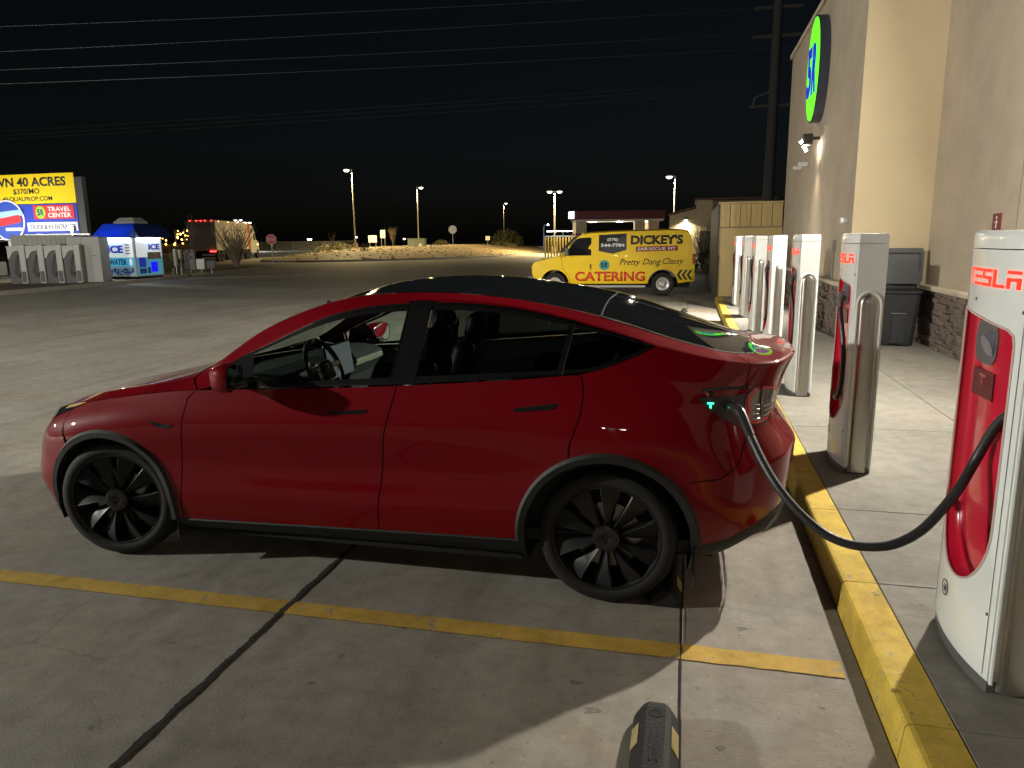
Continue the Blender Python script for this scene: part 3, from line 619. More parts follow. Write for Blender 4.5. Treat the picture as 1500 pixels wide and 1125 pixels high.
# --- side windows: outline, pillars, panes
dlo = [(u_at(.75, 4), VS[4]+.004)]+along(4, .86, 2.752, 50, .004)+dl[1:]+dt[::-1][1:]+[(u_at(.66, 4), VS[4]+.03)]
def dlo_x(xb, xt): return [(u_at(xb, 4), VS[4]), on5(xt)]
for s in (1, -1):
    fr = ribbon('window_frame', shrink(resample(dlo, .02), .001), .018, .0, M_blk, car, s, off=.002, closed=True) if False else None
    P0 = resample(dlo, .02); A = .5*np.sum(P0[:, 0]*np.roll(P0[:, 1], -1)-np.roll(P0[:, 0], -1)*P0[:, 1]); ins = shrink(P0, .022); n = len(P0)
    F = [(i, (i+1) % n, n+(i+1) % n) for i in range(n)]+[(i, n+(i+1) % n, n+i) for i in range(n)]
    fr = lift('window_frame', np.concatenate([P0, ins]), F, M_blk, car, s, .001)
    b0, b1, c0, c1 = dlo_x(1.75, 1.815), dlo_x(1.885, 1.945), dlo_x(2.63, 2.675), dlo_x(2.66, 2.705)
    q0 = dlo_x(.985, .90)
    def strip(nm, l, r_, m, par, off=.001, h=.03): return panel(nm, l+r_[::-1], m, par, s, 0, h, off, subpart=True)
    strip('pillar_cover', b0, b1, M_blk, fr); strip('pillar_cover', c0, c1, M_blk, fr)
    panel('sail_panel', [(u_at(.75, 4), VS[4]+.004), (u_at(.95, 4), VS[4]+.004), on5(.885, -.02), on5(.75, -.012), (u_at(.66, 4), VS[4]+.03)], M_blk, fr, s, 0, .03, .002, subpart=True)
    i1, i0 = u_at(.75, 4), 0
    fg = [(u, VS[4]+.004) for u in np.linspace(u_at(.90, 4), b0[0][0], 24)]+[(u, VS[5]-.012) for u in np.linspace(b0[1][0], on5(.85)[0], 24)]
    g1 = panel('front_window', fg, M_gl, car, s, .0, .04, -.004)
    rg_ = [(u, VS[4]+.004) for u in np.linspace(b1[0][0], c0[0][0], 24)]+[(u, VS[5]-.012) for u in np.linspace(c0[1][0], b1[1][0], 24)]
    g2 = panel('rear_window_pane', rg_, M_gd, car, s, .0, .04, -.004)
    qg = [(c1[0][0], VS[4]+.004), (dl[0][0], VS[4]+.004)]+dl[1:]+[(u, VS[5]-.012) for u in np.linspace(dt[-2][0], c1[1][0], 12)]
    panel('quarter_window', qg, M_gd, car, s, .0, .03, -.004)
    ribbon('edge_trim', b0, .003, .003, M_chr, fr, s, .003, subpart=True); ribbon('edge_trim', b1, .003, .003, M_chr, fr, s, .003, subpart=True); ribbon('edge_trim', c1, .003, .003, M_clad, fr, s, .003, subpart=True)
    ribbon('top_trim', [on5(x, -.012) for x in np.linspace(1.25, 3.03, 50)], .004, .005, M_chr, fr, s, .004, subpart=True)
    ribbon('belt_trim', along(4, .98, 2.55, 50, .006), .004, .003, M_chr, fr, s, .004, subpart=True)
    # seams behind the panel gaps
    for ln in (fl, ml, rl[:-1], cutT, [(u, VS[4]) for u in np.linspace(u_at(-.3, 4, .5), u_at(.6, 4), 30)], sm, inv(cutF, vmax=VS[4]), [(u, VS[3]) for u in np.linspace(uT, US[-1], 20)]):
        ribbon('panel_gap', ln, .012, .012, M_seam, car, s, -.004)
    # arch cladding
    for (cx, cz), r0, a0, a1, wd in ((FA, RF, -12, 198, .034), (RA, RR, -8, 192, .036)):
        a = inv(arc(cx, cz, r0-.012, a0, a1, 60), vmax=VS[4]); b = inv(arc(cx, cz, r0+wd*.55, a0, a1, 60), vmax=VS[4]); c = inv(arc(cx, cz, r0+wd, a0, a1, 60), vmax=VS[4]); n = len(a); uv = np.array(a+b+c+a); P = S(uv[:, 0], uv[:, 1]); nn = N(uv[:, 0], uv[:, 1])
        off = np.concatenate([np.full(n, .010), np.full(n, .016), np.full(n, .001), np.full(n, -.05)]); P = P+nn*off[:, None]; P[3*n:, 1] -= .02; V = to_world(P, s); F = []
        for r_, q_ in ((0, 1), (1, 2), (3, 0)): F += [(r_*n+i, r_*n+i+1, q_*n+i+1, q_*n+i) for i in range(n-1)]
        mesh('arch_cladding', V, F, M_clad, car, True, 40)
    # wheel well liners
    for (cx, cz), r0 in ((FA, RF), (RA, RR)):
        bm = BM(); t0, t1 = YC-s*.925, YC-s*.50; pr = []
        for k in range(25):
            a = R(-20+220*k/24); pr.append((cx+(r0-.004)*math.cos(a), cz+(r0-.004)*math.sin(a)))
        V = [bm.verts.new((x, t0, z)) for x, z in pr]; W = [bm.verts.new((x, t1, z)) for x, z in pr]
        for k in range(24): bm.faces.new((V[k], V[k+1], W[k+1], W[k]))
        bm.faces.new(W); new('wheel_well_liner', bm, M_seam, car)
    # sill
    xs = np.linspace(.40, 2.47, 24); V, F = [], []
    for x in xs:
        k = S([u_at(x, 0)], [0])[0]
        for dt_, z in ((-.002, k[2]+.008), (.002, k[2]-.004), (-.020, k[2]-.03), (-.06, .205+.02*(x/2.5)), (-.14, .175), (-.4, .172)): V.append((k[0], YC-s*(k[1]+dt_), z))
    for i in range(len(xs)-1):
        for j in range(5): F.append((i*6+j, (i+1)*6+j, (i+1)*6+j+1, i*6+j+1))
    mesh('sill', V, F, M_clad, car, True, 30)
# rear diffuser and front lip
def skirt(name, us, drop, tuck, m):
    V, F = [], []; P = S(us, np.zeros(len(us))); K = 5; allv = []
    for s in (1, -1):
        b = len(V)
        for (x, t, z), d, tk in zip(P, drop, tuck):
            V += [(x, YC-s*(t+.002), z+.012), (x, YC-s*(t+.004), z-.006), (x-tk*.15, YC-s*(t-.01), z-d*.55), (x-tk*.6, YC-s*max(0, t-.05), z-d), (x-tk*2, YC-s*max(0, t-.25), z-d*1.02)]
        for i in range(len(P)-1):
            for j in range(K-1): F.append((b+i*K+j, b+(i+1)*K+j, b+(i+1)*K+j+1, b+i*K+j+1))
    return mesh(name, V, F, m, car, True, 35)
uu = np.linspace(u_at(3.32, 0), US[-1], 40); f_ = np.clip((uu-uu[0])/.6, 0, 1)
DIF = skirt('rear_diffuser', uu, .07+.07*f_, .02+.10*f_, M_clad)
uu = np.linspace(0, u_at(-.37, 0), 24); skirt('front_lip', uu, np.full(24, .05), np.full(24, -.06), M_clad)
M_dif = mat('diffuser_silver_grey', (.30, .32, .33), .35, .4)
bm = BM()
for k in range(14):
    u_ = uu_ = np.linspace(US[13]+.26, US[-1], 15)
    a, b = S([u_[k]], [0])[0], S([u_[k+1]], [0])[0]
    for s in (1, -1): quad(bm, (a[0]-.004, YC-s*(a[1]+.004), a[2]-.075), (b[0]-.004, YC-s*(b[1]+.004), b[2]-.075), (b[0]-.055, YC-s*max(0, b[1]-.035), b[2]-.165), (a[0]-.055, YC-s*max(0, a[1]-.035), a[2]-.165))
sub('diffuser_insert', bm, M_dif, DIF)
bm = BM(); b2(bm, (-.55, YC-.62, .18), (3.42, YC+.62, .40)); b2(bm, (.42, YC-.84, .172), (2.44, YC+.84, .30)); b2(bm, (3.2, YC-.55, .36), (3.55, YC+.55, .46)); new('underbody', bm, M_seam, car)
# --- lamps
hl = [(US[1]+.05, VS[3]+.10), (US[2]-.02, VS[3]+.085), (US[2]+.10, VS[3]+.10), (US[3]+.0, VS[3]+.125), (US[4]-.06, VS[4]-.045), (US[4]+.06, VS[4]-.004), (US[4]-.02, VS[4]+.006), (US[3]-.02, VS[4]+.01), (US[2]+.02, VS[4]+.02), (US[1]+.12, VS[4]+.0)]
tl = [(uT-.015, VS[3]+.018), (uT-.005, VS[4]-.075), (uT+.05, VS[4]+.004), (US[14]-.01, VS[4]+.032), (US[14]+.11, VS[4]+.018), (US[14]+.17, VS[4]-.055), (US[14]+.12, VS[3]+.055), (US[14]-.0, VS[3]+.0), (uT+.06, VS[3]-.012)]
for s in (1, -1):
    h_ = panel('headlight', hl, M_lens, car, s, 0, .03, .003)
    panel('lamp_lens', [(US[3]+.03, VS[4]-.03), (US[4]-.05, VS[4]-.028), (US[4]+.05, VS[4]-.004), (US[4]-.06, VS[4]+.002), (US[3]+.06, VS[4]-.004)], mat('marker_amber', (.75, .5, .2), .2, 0, 1), h_, s, 0, .02, .006, subpart=True)
    t_ = panel('tail_light', tl, M_tail, car, s, 0, .025, .004)
    ribbon('lamp_surround', [tuple(p) for p in resample(tl, .02)], .004, .006, M_blk, t_, s, .006, closed=True, subpart=True)
    inn = shrink(resample(tl, .02), .024); pv, F = cdt(inn, .02)
    lens = lift('clear_lens', pv, F, M_sil, t_, s, .007, subpart=True)
    ribbon('red_band', [(uT+.012, VS[3]+.02), (uT+.02, VS[4]-.06)], .010, .006, M_tail, t_, s, .0095, subpart=True)
    ribbon('lens_split', [(US[14]-.055, VS[3]+.005), (US[14]-.055, VS[4]+.03)], .004, .004, M_seam, t_, s, .009, subpart=True)
    for k in range(4): ribbon('light_bar', [(uT+.03+.006*k, VS[3]+.028+.027*k), (US[14]-.07, VS[3]+.024+.027*k)], .004, .004, M_chr, t_, s, .0085, subpart=True, raised=.004)
    for k in range(3): ribbon('light_bar', [(US[14]-.035, VS[3]+.03+.032*k), (US[14]+.06+.02*k, VS[3]+.05+.025*k)], .005, .008, M_chr, t_, s, .0085, subpart=True, raised=.004)
# --- handles (recessed bars), side camera, mirrors
for s in (1, -1):
    for (x0, x1, z0, z1), d in (((1.425, 1.635, .945, .962), DOOR[s, 0]), ((2.43, 2.64, 1.005, 1.03), DOOR[s, 1])):
        a, b = inv([(x0, z0), (x1, z1)], vmax=VS[4]); m_ = ((a[0]*.35+b[0]*.65), (a[1]*.35+b[1]*.65))
        pl = [(a[0], a[1]-.009), (m_[0], m_[1]-.011), (b[0]-.02, b[1]-.013), (b[0], b[1]-.004), (b[0]+.002, b[1]+.012), (m_[0]+.01, m_[1]+.009), (a[0], a[1]+.006)]
        panel('door_handle', pl, M_blk, d, s, 0, .02, .002, subpart=True)
        ribbon('handle_edge', [(a[0]+.005, a[1]+.006), (m_[0]+.01, m_[1]+.009), (b[0], b[1]+.011)], .0015, .0015, M_chr, d, s, .004, subpart=True)
    a, b = inv([(.315, .843), (.455, .825)], vmax=VS[4])
    sc_ = panel('side_camera', [(a[0], a[1]+.008), (a[0]+.05, a[1]-.022), (a[0]+.075, a[1]-.028), (b[0], b[1]+.002), (b[0], b[1]+.014)], M_blk, car, s, 0, .02, .006)
    ribbon('camera_trim', [(a[0], a[1]+.010), (b[0], b[1]+.016)], .002, .002, M_chr, sc_, s, .008, subpart=True)
    # mirror
    bm = BM(); W = []
    for k, (dx, sc1) in enumerate(((-.105, .20), (-.09, .62), (-.055, .88), (-.01, 1.0), (.03, 1.0), (.045, .97))):
        ring = []
        for q_ in range(20):
            a_ = 2*math.pi*q_/20; ca, sa = math.cos(a_), math.sin(a_); yy = .115*abs(ca)**.55*(1 if ca > 0 else -1); zz = .075*abs(sa)**.6*(1 if sa > 0 else -1)
            if ca < 0: zz *= .75
            ring.append(bm.verts.new((.865+dx+.02*yy/.1, YC-s*(.985+yy*sc1-.03*(1-sc1)), 1.132+zz*sc1-.02*(1-sc1))))
        W.append(ring)
    for i in range(5):
        for q_ in range(20): bm.faces.new((W[i][q_], W[i][(q_+1) % 20], W[i+1][(q_+1) % 20], W[i+1][q_]))
    bm.faces.new(W[0][::-1]); mir = new('door_mirror', bm, M_red, car, True, 60)
    bm = BM(); gl_ = [bm.verts.new((v.co.x, v.co.y, v.co.z)) for v in []]; bm.free()
    pts = [(.865+.045+.02*y_/.1, YC-s*(.985+y_*.97), 1.132+z_*.97) for y_, z_ in [(.115*abs(math.cos(a_))**.55*(1 if math.cos(a_) > 0 else -1), .075*abs(math.sin(a_))**.6*(1 if math.sin(a_) > 0 else -1)*(.75 if math.cos(a_) < 0 else 1)) for a_ in [2*math.pi*q_/20 for q_ in range(20)]]]
    c_ = np.mean(pts, 0); rim_ = [tuple(c_+(np.array(p)-c_)*.90) for p in pts]
    bm = BM(); A_ = [bm.verts.new(p) for p in pts]; B_ = [bm.verts.new((p[0]+.004, p[1], p[2])) for p in rim_]
    for q_ in range(20): bm.faces.new((A_[q_], A_[(q_+1) % 20], B_[(q_+1) % 20], B_[q_]))
    sub('mirror_bezel', bm, M_blk, mir)
    bm = BM(); bm.faces.new([bm.verts.new((p[0]+.002, p[1], p[2])) for p in rim_]); sub('mirror_glass', bm, mat('mirror_glass', (.85, .86, .82), .02, 1), mir)
    bm = BM(); box(bm, (.90, YC-s*.885, 1.085), (.10, .10, .035), .01); sub('mirror_foot', bm, M_blk, mir)
# --- wheels
def wheel(cx, side, steer):
    """wheel local: axle along y, outer face at y=0 towards -y (near side)"""
    root = None; bm = BM()
    lathe(bm, [(.274, .012), (.274, .03), (.258, .05), (.248, .20), (.274, .225)], axis='Y', n=56); root = new('wheel', bm, M_rim, car, True, 50)
    bm = BM(); prof = [(.273, .022), (.278, .006), (.293, .000), (.320, .002), (.337, .012), (.347, .030), (.353, .05)]
    for k in range(5): y0 = .058+.032*k; prof += [(.356, y0), (.356, y0+.024), (.348, y0+.026), (.348, y0+.030)]
    prof += [(.353, .222), (.347, .236), (.33, .252), (.30, .258), (.273, .235)]
    lathe(bm, prof, axis='Y', n=72); sub('tyre', bm, M_rub, root, smooth=True, angle=30)
    bm = BM(); lathe(bm, [(.258, .030), (.267, .006), (.276, .006), (.276, .016)], axis='Y', n=64); sub('rim_lip', bm, M_rim, root, smooth=True, angle=40)
    for k in range(10):                      # ten swept blades
        a = 2*math.pi*k/10; bm = BM(); rows = []
        for j in range(9):
            f = j/8; r = .066+f*(.262-.066); sw = .045*f; w0 = .023+.058*f**1.2; w1 = .006+.004*f; y_r = .016-.012*math.sin(math.pi*f*.9)-.004; deep = .042-.012*f
            prof_ = [(-w0*.78, y_r+deep), (-w0*.5, y_r+.020), (w0*.30, y_r+.004), (w0*.42, y_r), (w0*.50, y_r+.006), (w0*.52, y_r+deep)]
            ring = []
            for tt, yy in prof_:
                ang = a+sw+tt/max(r, .07); ring.append(bm.verts.new((r*math.cos(ang), yy, r*math.sin(ang))))
            rows.append(ring)
        for j in range(8):
            for q_ in range(5): bm.faces.new((rows[j][q_], rows[j][q_+1], rows[j+1][q_+1], rows[j+1][q_]))
        sub('spoke', bm, M_rim, root, smooth=True, angle=28)
    bm = BM(); lathe(bm, [(.0, .012), (.018, .012), (.024, .004), (.050, -.002), (.066, .004), (.072, .022), (.072, .06)], axis='Y', n=40); sub('hub_cap', bm, mat('hub_gloss_black', (.03, .03, .031), .24, .5, .4), root, smooth=True, angle=40)
    bm = BM(); lathe(bm, [(.08, .075), (.172, .075), (.172, .10), (.08, .10)], axis='Y', n=48); sub('brake_disc', bm, M_steel, root, smooth=True, angle=30)
    bm = BM(); box(bm, (.135, .085, .075), (.075, .075, .13), .015, Matrix.Rotation(R(28), 3, 'Y')); sub('brake_caliper', bm, mat('caliper_grey', (.30, .30, .30), .4, .6), root)
    bm = BM(); lathe(bm, [(.0, .12), (.256, .12)], axis='Y', n=32); sub('wheel_back', bm, M_seam, root)
    y0 = .045 if side > 0 else 2*YC-.045
    root.location = Vector((cx, y0, .352))-Vector(car['_o']); root.rotation_euler = (0, random.uniform(0, .6) if False else .13*cx, (math.pi if side < 0 else 0)+steer)
    return root
wheel(0, 1, R(9)); wheel(2.89, 1, 0); wheel(0, -1, R(9)); wheel(2.89, -1, 0)
for cx, x0, z0, z1 in ((0, .405, .15, .30), (2.89, 3.325, .13, .34)):
    for s in (1, -1):
        bm = BM(); box(bm, (x0, YC-s*.815, (z0+z1)/2), (.012, .20, z1-z0), .004, Matrix.Rotation(0, 3, 'Y')); new('mud_flap', bm, mat('mud_flap_rubber', (.028, .026, .025), .6), car)
# --- cabin
bm = BM(); b2(bm, (.35, YC-.86, .30), (3.3, YC+.86, .36)); new('cabin_floor', bm, M_int, car)
for s in (1, -1):
    V, F = [], []
    for x, z1 in ((.62, 1.02), (1.2, 1.055), (1.8, 1.095), (2.4, 1.14), (2.75, 1.17), (3.1, 1.19)): V += [(x, YC-s*.80, .34), (x, YC-s*.80, z1-.12), (x, YC-s*.845, z1-.01)]
    for i in range(5):
        for j in range(2): F.append((i*3+j, (i+1)*3+j, (i+1)*3+j+1, i*3+j+1))
    mesh('door_card', V, F, M_int, car)
bm = BM(); b2(bm, (.66, YC-.80, .93), (1.7, YC-.795, .945)); b2(bm, (.66, YC+.795, .93), (1.7, YC+.80, .945)); new('door_trim_strip', bm, M_trim, car)
DP = [(.36, .55), (.36, 1.02), (.50, 1.045), (.78, 1.075), (.93, 1.062), (.985, 1.03), (.99, .98), (.95, .90), (.93, .60), (.9, .45)]
bm = BM(); prism(bm, DP, 'Y', YC-.80, YC+.80); dash = new('dashboard', bm, mat('dash_black', (.022, .025, .025), .8), car)
bm = BM(); b2(bm, (.955, YC-.78, .975), (1.005, YC+.78, 1.02), .012); sub('trim_bar', bm, M_trim, dash)
bm = BM(); b2(bm, (.975, YC-.08, .45), (1.75, YC+.10, .64), .03); new('centre_console', bm, M_int, car)
bm = BM(); box(bm, (0, 0, 0), (.018, .36, .225), .008, Matrix.Rotation(R(-8), 3, 'Y')); scr = new('touch_screen', bm, mat('screen_bezel', (.01, .01, .01), .3), car); scr.location = Vector((1.035, YC-.02, 1.075))-Vector(car['_o'])
bm = BM(); box(bm, (.0105, 0, 0), (.002, .34, .205), 0, Matrix.Rotation(R(-8), 3, 'Y')); sub('screen_image', bm, emis('screen_glow', (.75, .82, .84), .10), scr)
bm = BM(); box(bm, (.0125, -.08, -.06), (.002, .10, .05), 0, Matrix.Rotation(R(-8), 3, 'Y')); sub('screen_tile', bm, emis('screen_green', (.1, .9, .25), .5), scr)
# steering wheel
sw_c = Vector((1.135, .55, 1.095)); RX = Matrix.Rotation(R(-24), 3, 'Y')
bm = BM(); pts = [sw_c+RX @ Vector((0, .178*math.cos(a), .172*math.sin(a))) for a in np.linspace(0, 2*math.pi, 41)]; tube(bm, pts, .0165, 10); SW = new('steering_wheel', bm, M_seat, car, True, 60)
bm = BM(); box(bm, sw_c+RX @ Vector((.0, 0, -.02)), (.05, .14, .12), .02, RX); sub('airbag_cover', bm, mat('airbag_charcoal', (.04, .04, .042), .5), SW)
bm = BM()
for dy, dz in ((-.12, .0), (.12, .0), (0, -.12)): box(bm, sw_c+RX @ Vector((.004, dy, dz)), (.02, .12 if dy else .05, .035 if dy else .12), .006, RX)
sub('wheel_spokes', bm, M_chr, SW)
bm = BM()
for c_, s_ in (((0, 0, .014), (.034, .008)), ((0, 0, -.004), (.008, .034))): box(bm, sw_c+RX @ Vector((.028, c_[1], c_[2])), (.003, s_[0], s_[1]), 0, RX)
sub('wheel_emblem', bm, mat('emblem_pale', (.8, .82, .82), .3), SW)
bm = BM(); cyl(bm, sw_c, (.9, .55, .98), .035); sub('column', bm, M_int, SW)
bm = BM(); box(bm, (1.02, YC, 1.425), (.03, .24, .062), .012, Matrix.Rotation(R(12), 3, 'Y')); cyl(bm, (1.0, YC, 1.44), (.97, YC, 1.455), .012); new('rear_view_mirror', bm, M_seat, car)
def seat(x, y, back=1.0, z0=.36):
    bm = BM(); box(bm, (x, y, z0+.17), (.50, .50, .18), .06, Matrix.Rotation(R(-6), 3, 'Y')); st = new('seat', bm, M_seat, car, True, 50)
    bm = BM(); box(bm, (x+.33, y, z0+.50), (.15, .48, .66), .06, Matrix.Rotation(R(18), 3, 'Y')); sub('seat_back', bm, M_seat, st, smooth=True, angle=50)
    bm = BM(); box(bm, (x+.46, y, z0+.90), (.11, .27, .20), .045, Matrix.Rotation(R(14), 3, 'Y')); sub('headrest', bm, M_seat, st, smooth=True, angle=50)
for y in (.55, 1.37): seat(1.40, y)
bm = BM(); box(bm, (2.42, YC, .55), (.52, 1.36, .18), .06); rs = new('rear_bench', bm, M_seat, car, True, 50)
bm = BM(); box(bm, (2.78, YC, .87), (.15, 1.36, .58), .05, Matrix.Rotation(R(22), 3, 'Y')); sub('bench_back', bm, M_seat, rs, smooth=True, angle=50)
for y in (.56, .96, 1.36):
    bm = BM(); box(bm, (2.92, y, 1.20), (.10, .25, .14), .04, Matrix.Rotation(R(16), 3, 'Y')); sub('headrest', bm, M_seat, rs, smooth=True, angle=50)
bm = BM(); b2(bm, (2.95, YC-.78, .85), (3.6, YC+.78, .88)); new('parcel_shelf', bm, M_int, car)
# --- charge port
a = inv([(3.36, 1.055)], vmax=VS[4])[0]; cp = [(u_at(3.36, 3)-.03, VS[4]-.03)]
pp = inv([(3.315, 1.075), (3.36, 1.035), (3.43, .985), (3.50, .950), (3.565, .945)], VS[2], VS[4]+.1)
pt = inv([(3.575, 1.085), (3.50, 1.087), (3.40, 1.083), (3.325, 1.083)], VS[2], VS[4]+.06)
CP = panel('charge_port', pp+pt, mat('port_dark_grey', (.03, .034, .034), .45), car, 1, 0, .02, .003)
pc = S(*[np.array([q_]) for q_ in inv([(3.445, 1.04)], VS[2], VS[4]+.05)[0]])[0]; pw = Vector((pc[0], YC-pc[1], pc[2]))
bm = BM(); cyl(bm, pw+Vector((0, .02, 0)), pw+Vector((.0, -.010, 0)), .036, .036, 24); sub('port_socket', bm, M_seam, CP, smooth=True)
lw = S(*[np.array([q_]) for q_ in inv([(3.372, 1.05)], VS[2], VS[4]+.05)[0]])[0]; lw = Vector((lw[0], YC-lw[1]-.008, lw[2]))
bm = BM(); box(bm, lw+Vector((0, 0, .010)), (.030, .004, .007)); box(bm, lw+Vector((0, 0, -.006)), (.008, .004, .024)); sub('port_light', bm, emis('port_green_light', (.05, 1, .45), 3.0), CP)
bm = BM(); box(bm, (3.43, .045, 1.145), (.215, .085, .012), .004, Matrix.Rotation(R(-12), 3, 'X') @ Matrix.Rotation(R(-6), 3, 'Y')); box(bm, (3.37, .075, 1.12), (.02, .06, .02)); new('charge_port_door', bm, M_blk, car)
bm = BM()
for y_ in (-.26, .26): pass
box(bm, (3.79, YC, .80), (.012, .34, .11), .004); new('number_plate', bm, mat('plate_dark', (.06, .06, .06), .5), car)

# --- the person in the back, facing forward
def skin_mesh(name, verts, edges, rad, m, parent, lv=2):
    me = bpy.data.meshes.new(name); me.from_pydata(verts, edges, []); o = bpy.data.objects.new(name, me); COL.objects.link(o)
    md = o.modifiers.new('s', 'SKIN'); md.use_smooth_shade = True; sv = me.skin_vertices[0].data
    for i, r_ in enumerate(rad): sv[i].radius = r_ if hasattr(r_, '__len__') else (r_, r_)
    sv[0].use_root = True; ss = o.modifiers.new('d', 'SUBSURF'); ss.levels = ss.render_levels = lv
    dg = bpy.context.evaluated_depsgraph_get(); me2 = bpy.data.meshes.new_from_object(o.evaluated_get(dg)); bpy.data.objects.remove(o)
    me2.materials.clear(); return link(name, me2, m, parent, True, 180)
pr = thing('person', 'person with long dark hair and dark top in the car\'s far front seat', 'person', (1.45, 1.37, .36), world=True)
M_top = mat('dark_top', (.02, .021, .025), .9); M_skin = mat('skin', (.45, .27, .19), .5); M_hair = mat('dark_hair', (.012, .009, .008), .45)
Y = 1.37
bv = [(1.50, Y, .60), (1.56, Y, .78), (1.615, Y, .96), (1.63, Y, 1.05), (1.615, Y, 1.115),
      (1.45, Y-.10, .585), (1.05, Y-.11, .62), (.98, Y-.11, .42), (1.45, Y+.10, .585), (1.05, Y+.11, .62), (.98, Y+.11, .42),
      (1.615, Y-.17, 1.0), (1.56, Y-.23, .80), (1.36, Y-.15, .78), (1.615, Y+.17, 1.0), (1.56, Y+.23, .80), (1.36, Y+.13, .76)]
be = [(0, 1), (1, 2), (2, 3), (3, 4), (0, 5), (5, 6), (6, 7), (0, 8), (8, 9), (9, 10), (2, 11), (11, 12), (12, 13), (2, 14), (14, 15), (15, 16)]
skin_mesh('body', bv, be, [(.12, .15), (.105, .135), (.11, .15), (.055, .055), (.048, .048), .085, .06, .045, .085, .06, .045, .055, .045, .033, .055, .045, .033], M_top, pr)
bm = BM(); bmesh.ops.create_uvsphere(bm, u_segments=28, v_segments=20, radius=1)
for v in bm.verts:
    x, y, z = v.co; f = max(0, -x)
    px, py, pz = x*.092, y*.072, z*.112
    if z < 0: py *= 1+.28*z; px *= 1+.10*z
    px -= .022*math.exp(-((z+.02)/.20)**2-(y/.20)**2)*(f > .5)          # nose
    px -= .008*math.exp(-((z+.48)/.09)**2-(y/.35)**2)*(f > .5)          # lips
    px += .010*math.exp(-((z-.10)/.12)**2-((abs(y)-.42)/.2)**2)*(f > .4)  # eye sockets
    px -= .010*math.exp(-((z+.85)/.15)**2-(y/.4)**2)*(f > .1)           # chin
    v.co = (1.590+px, Y+py, 1.225+pz)
hd = new('head', bm, M_skin, pr, True, 180)
for s in (-1, 1):
    bm = BM(); bmesh.ops.create_uvsphere(bm, u_segments=12, v_segments=8, radius=.011)
    for v in bm.verts: v.co = Vector((1.513, Y+s*.030, 1.238))+v.co
    sub('eye', bm, mat('eye_dark', (.03, .02, .02), .15), hd, smooth=True, angle=180)
    bm = BM(); bmesh.ops.create_uvsphere(bm, u_segments=10, v_segments=8, radius=1)
    for v in bm.verts: v.co = Vector((1.598+v.co.x*.016, Y+s*.072+v.co.y*.008, 1.222+v.co.z*.03))
    sub('ear', bm, M_skin, hd, smooth=True, angle=180)
bm = BM(); bmesh.ops.create_uvsphere(bm, u_segments=36, v_segments=24, radius=1)
for v in bm.verts:
    x, y, z = v.co; r_ = 1+.03*math.sin(14*math.atan2(y, x)); px, py, pz = x*.115*r_, y*.095*r_, z*.135
    if x < -.25: px = -.25*.115+(px+.25*.115)*.42                        # open at the face
    if z < -.1: pz = pz*2.6+.02; px = px*.72+.02; py *= 1.12               # long hair down the back
    v.co = (1.615+px, Y+py, 1.262+pz)
sub('hair', bm, M_hair, hd, smooth=True, angle=180)
for s, hx in ((-1, 1.36), (1, 1.36)):
    bm = BM(); c = Vector((hx-.05, Y+s*.13, .775)); box(bm, c, (.085, .075, .028), .012); h_ = new('hand', bm, M_skin, pr, True, 60)
    for k in range(4):
        bm = BM(); y0 = (k-1.5)*.019; L_ = (.062, .072, .068, .052)[k]; tube(bm, [c+Vector((-.035, y0, .004)), c+Vector((-.035-L_*.5, y0, .008)), c+Vector((-.035-L_*.85, y0, -.012)), c+Vector((-.03-L_*.9, y0, -.035))], [.0092, .0088, .008, .006], 8); sub('finger', bm, M_skin, h_, smooth=True)
    bm = BM(); tube(bm, [c+Vector((.02, -s*.035, 0)), c+Vector((-.01, -s*.058, .002)), c+Vector((-.035, -s*.058, -.012))], [.011, .010, .007], 8); sub('thumb', bm, M_skin, h_, smooth=True)
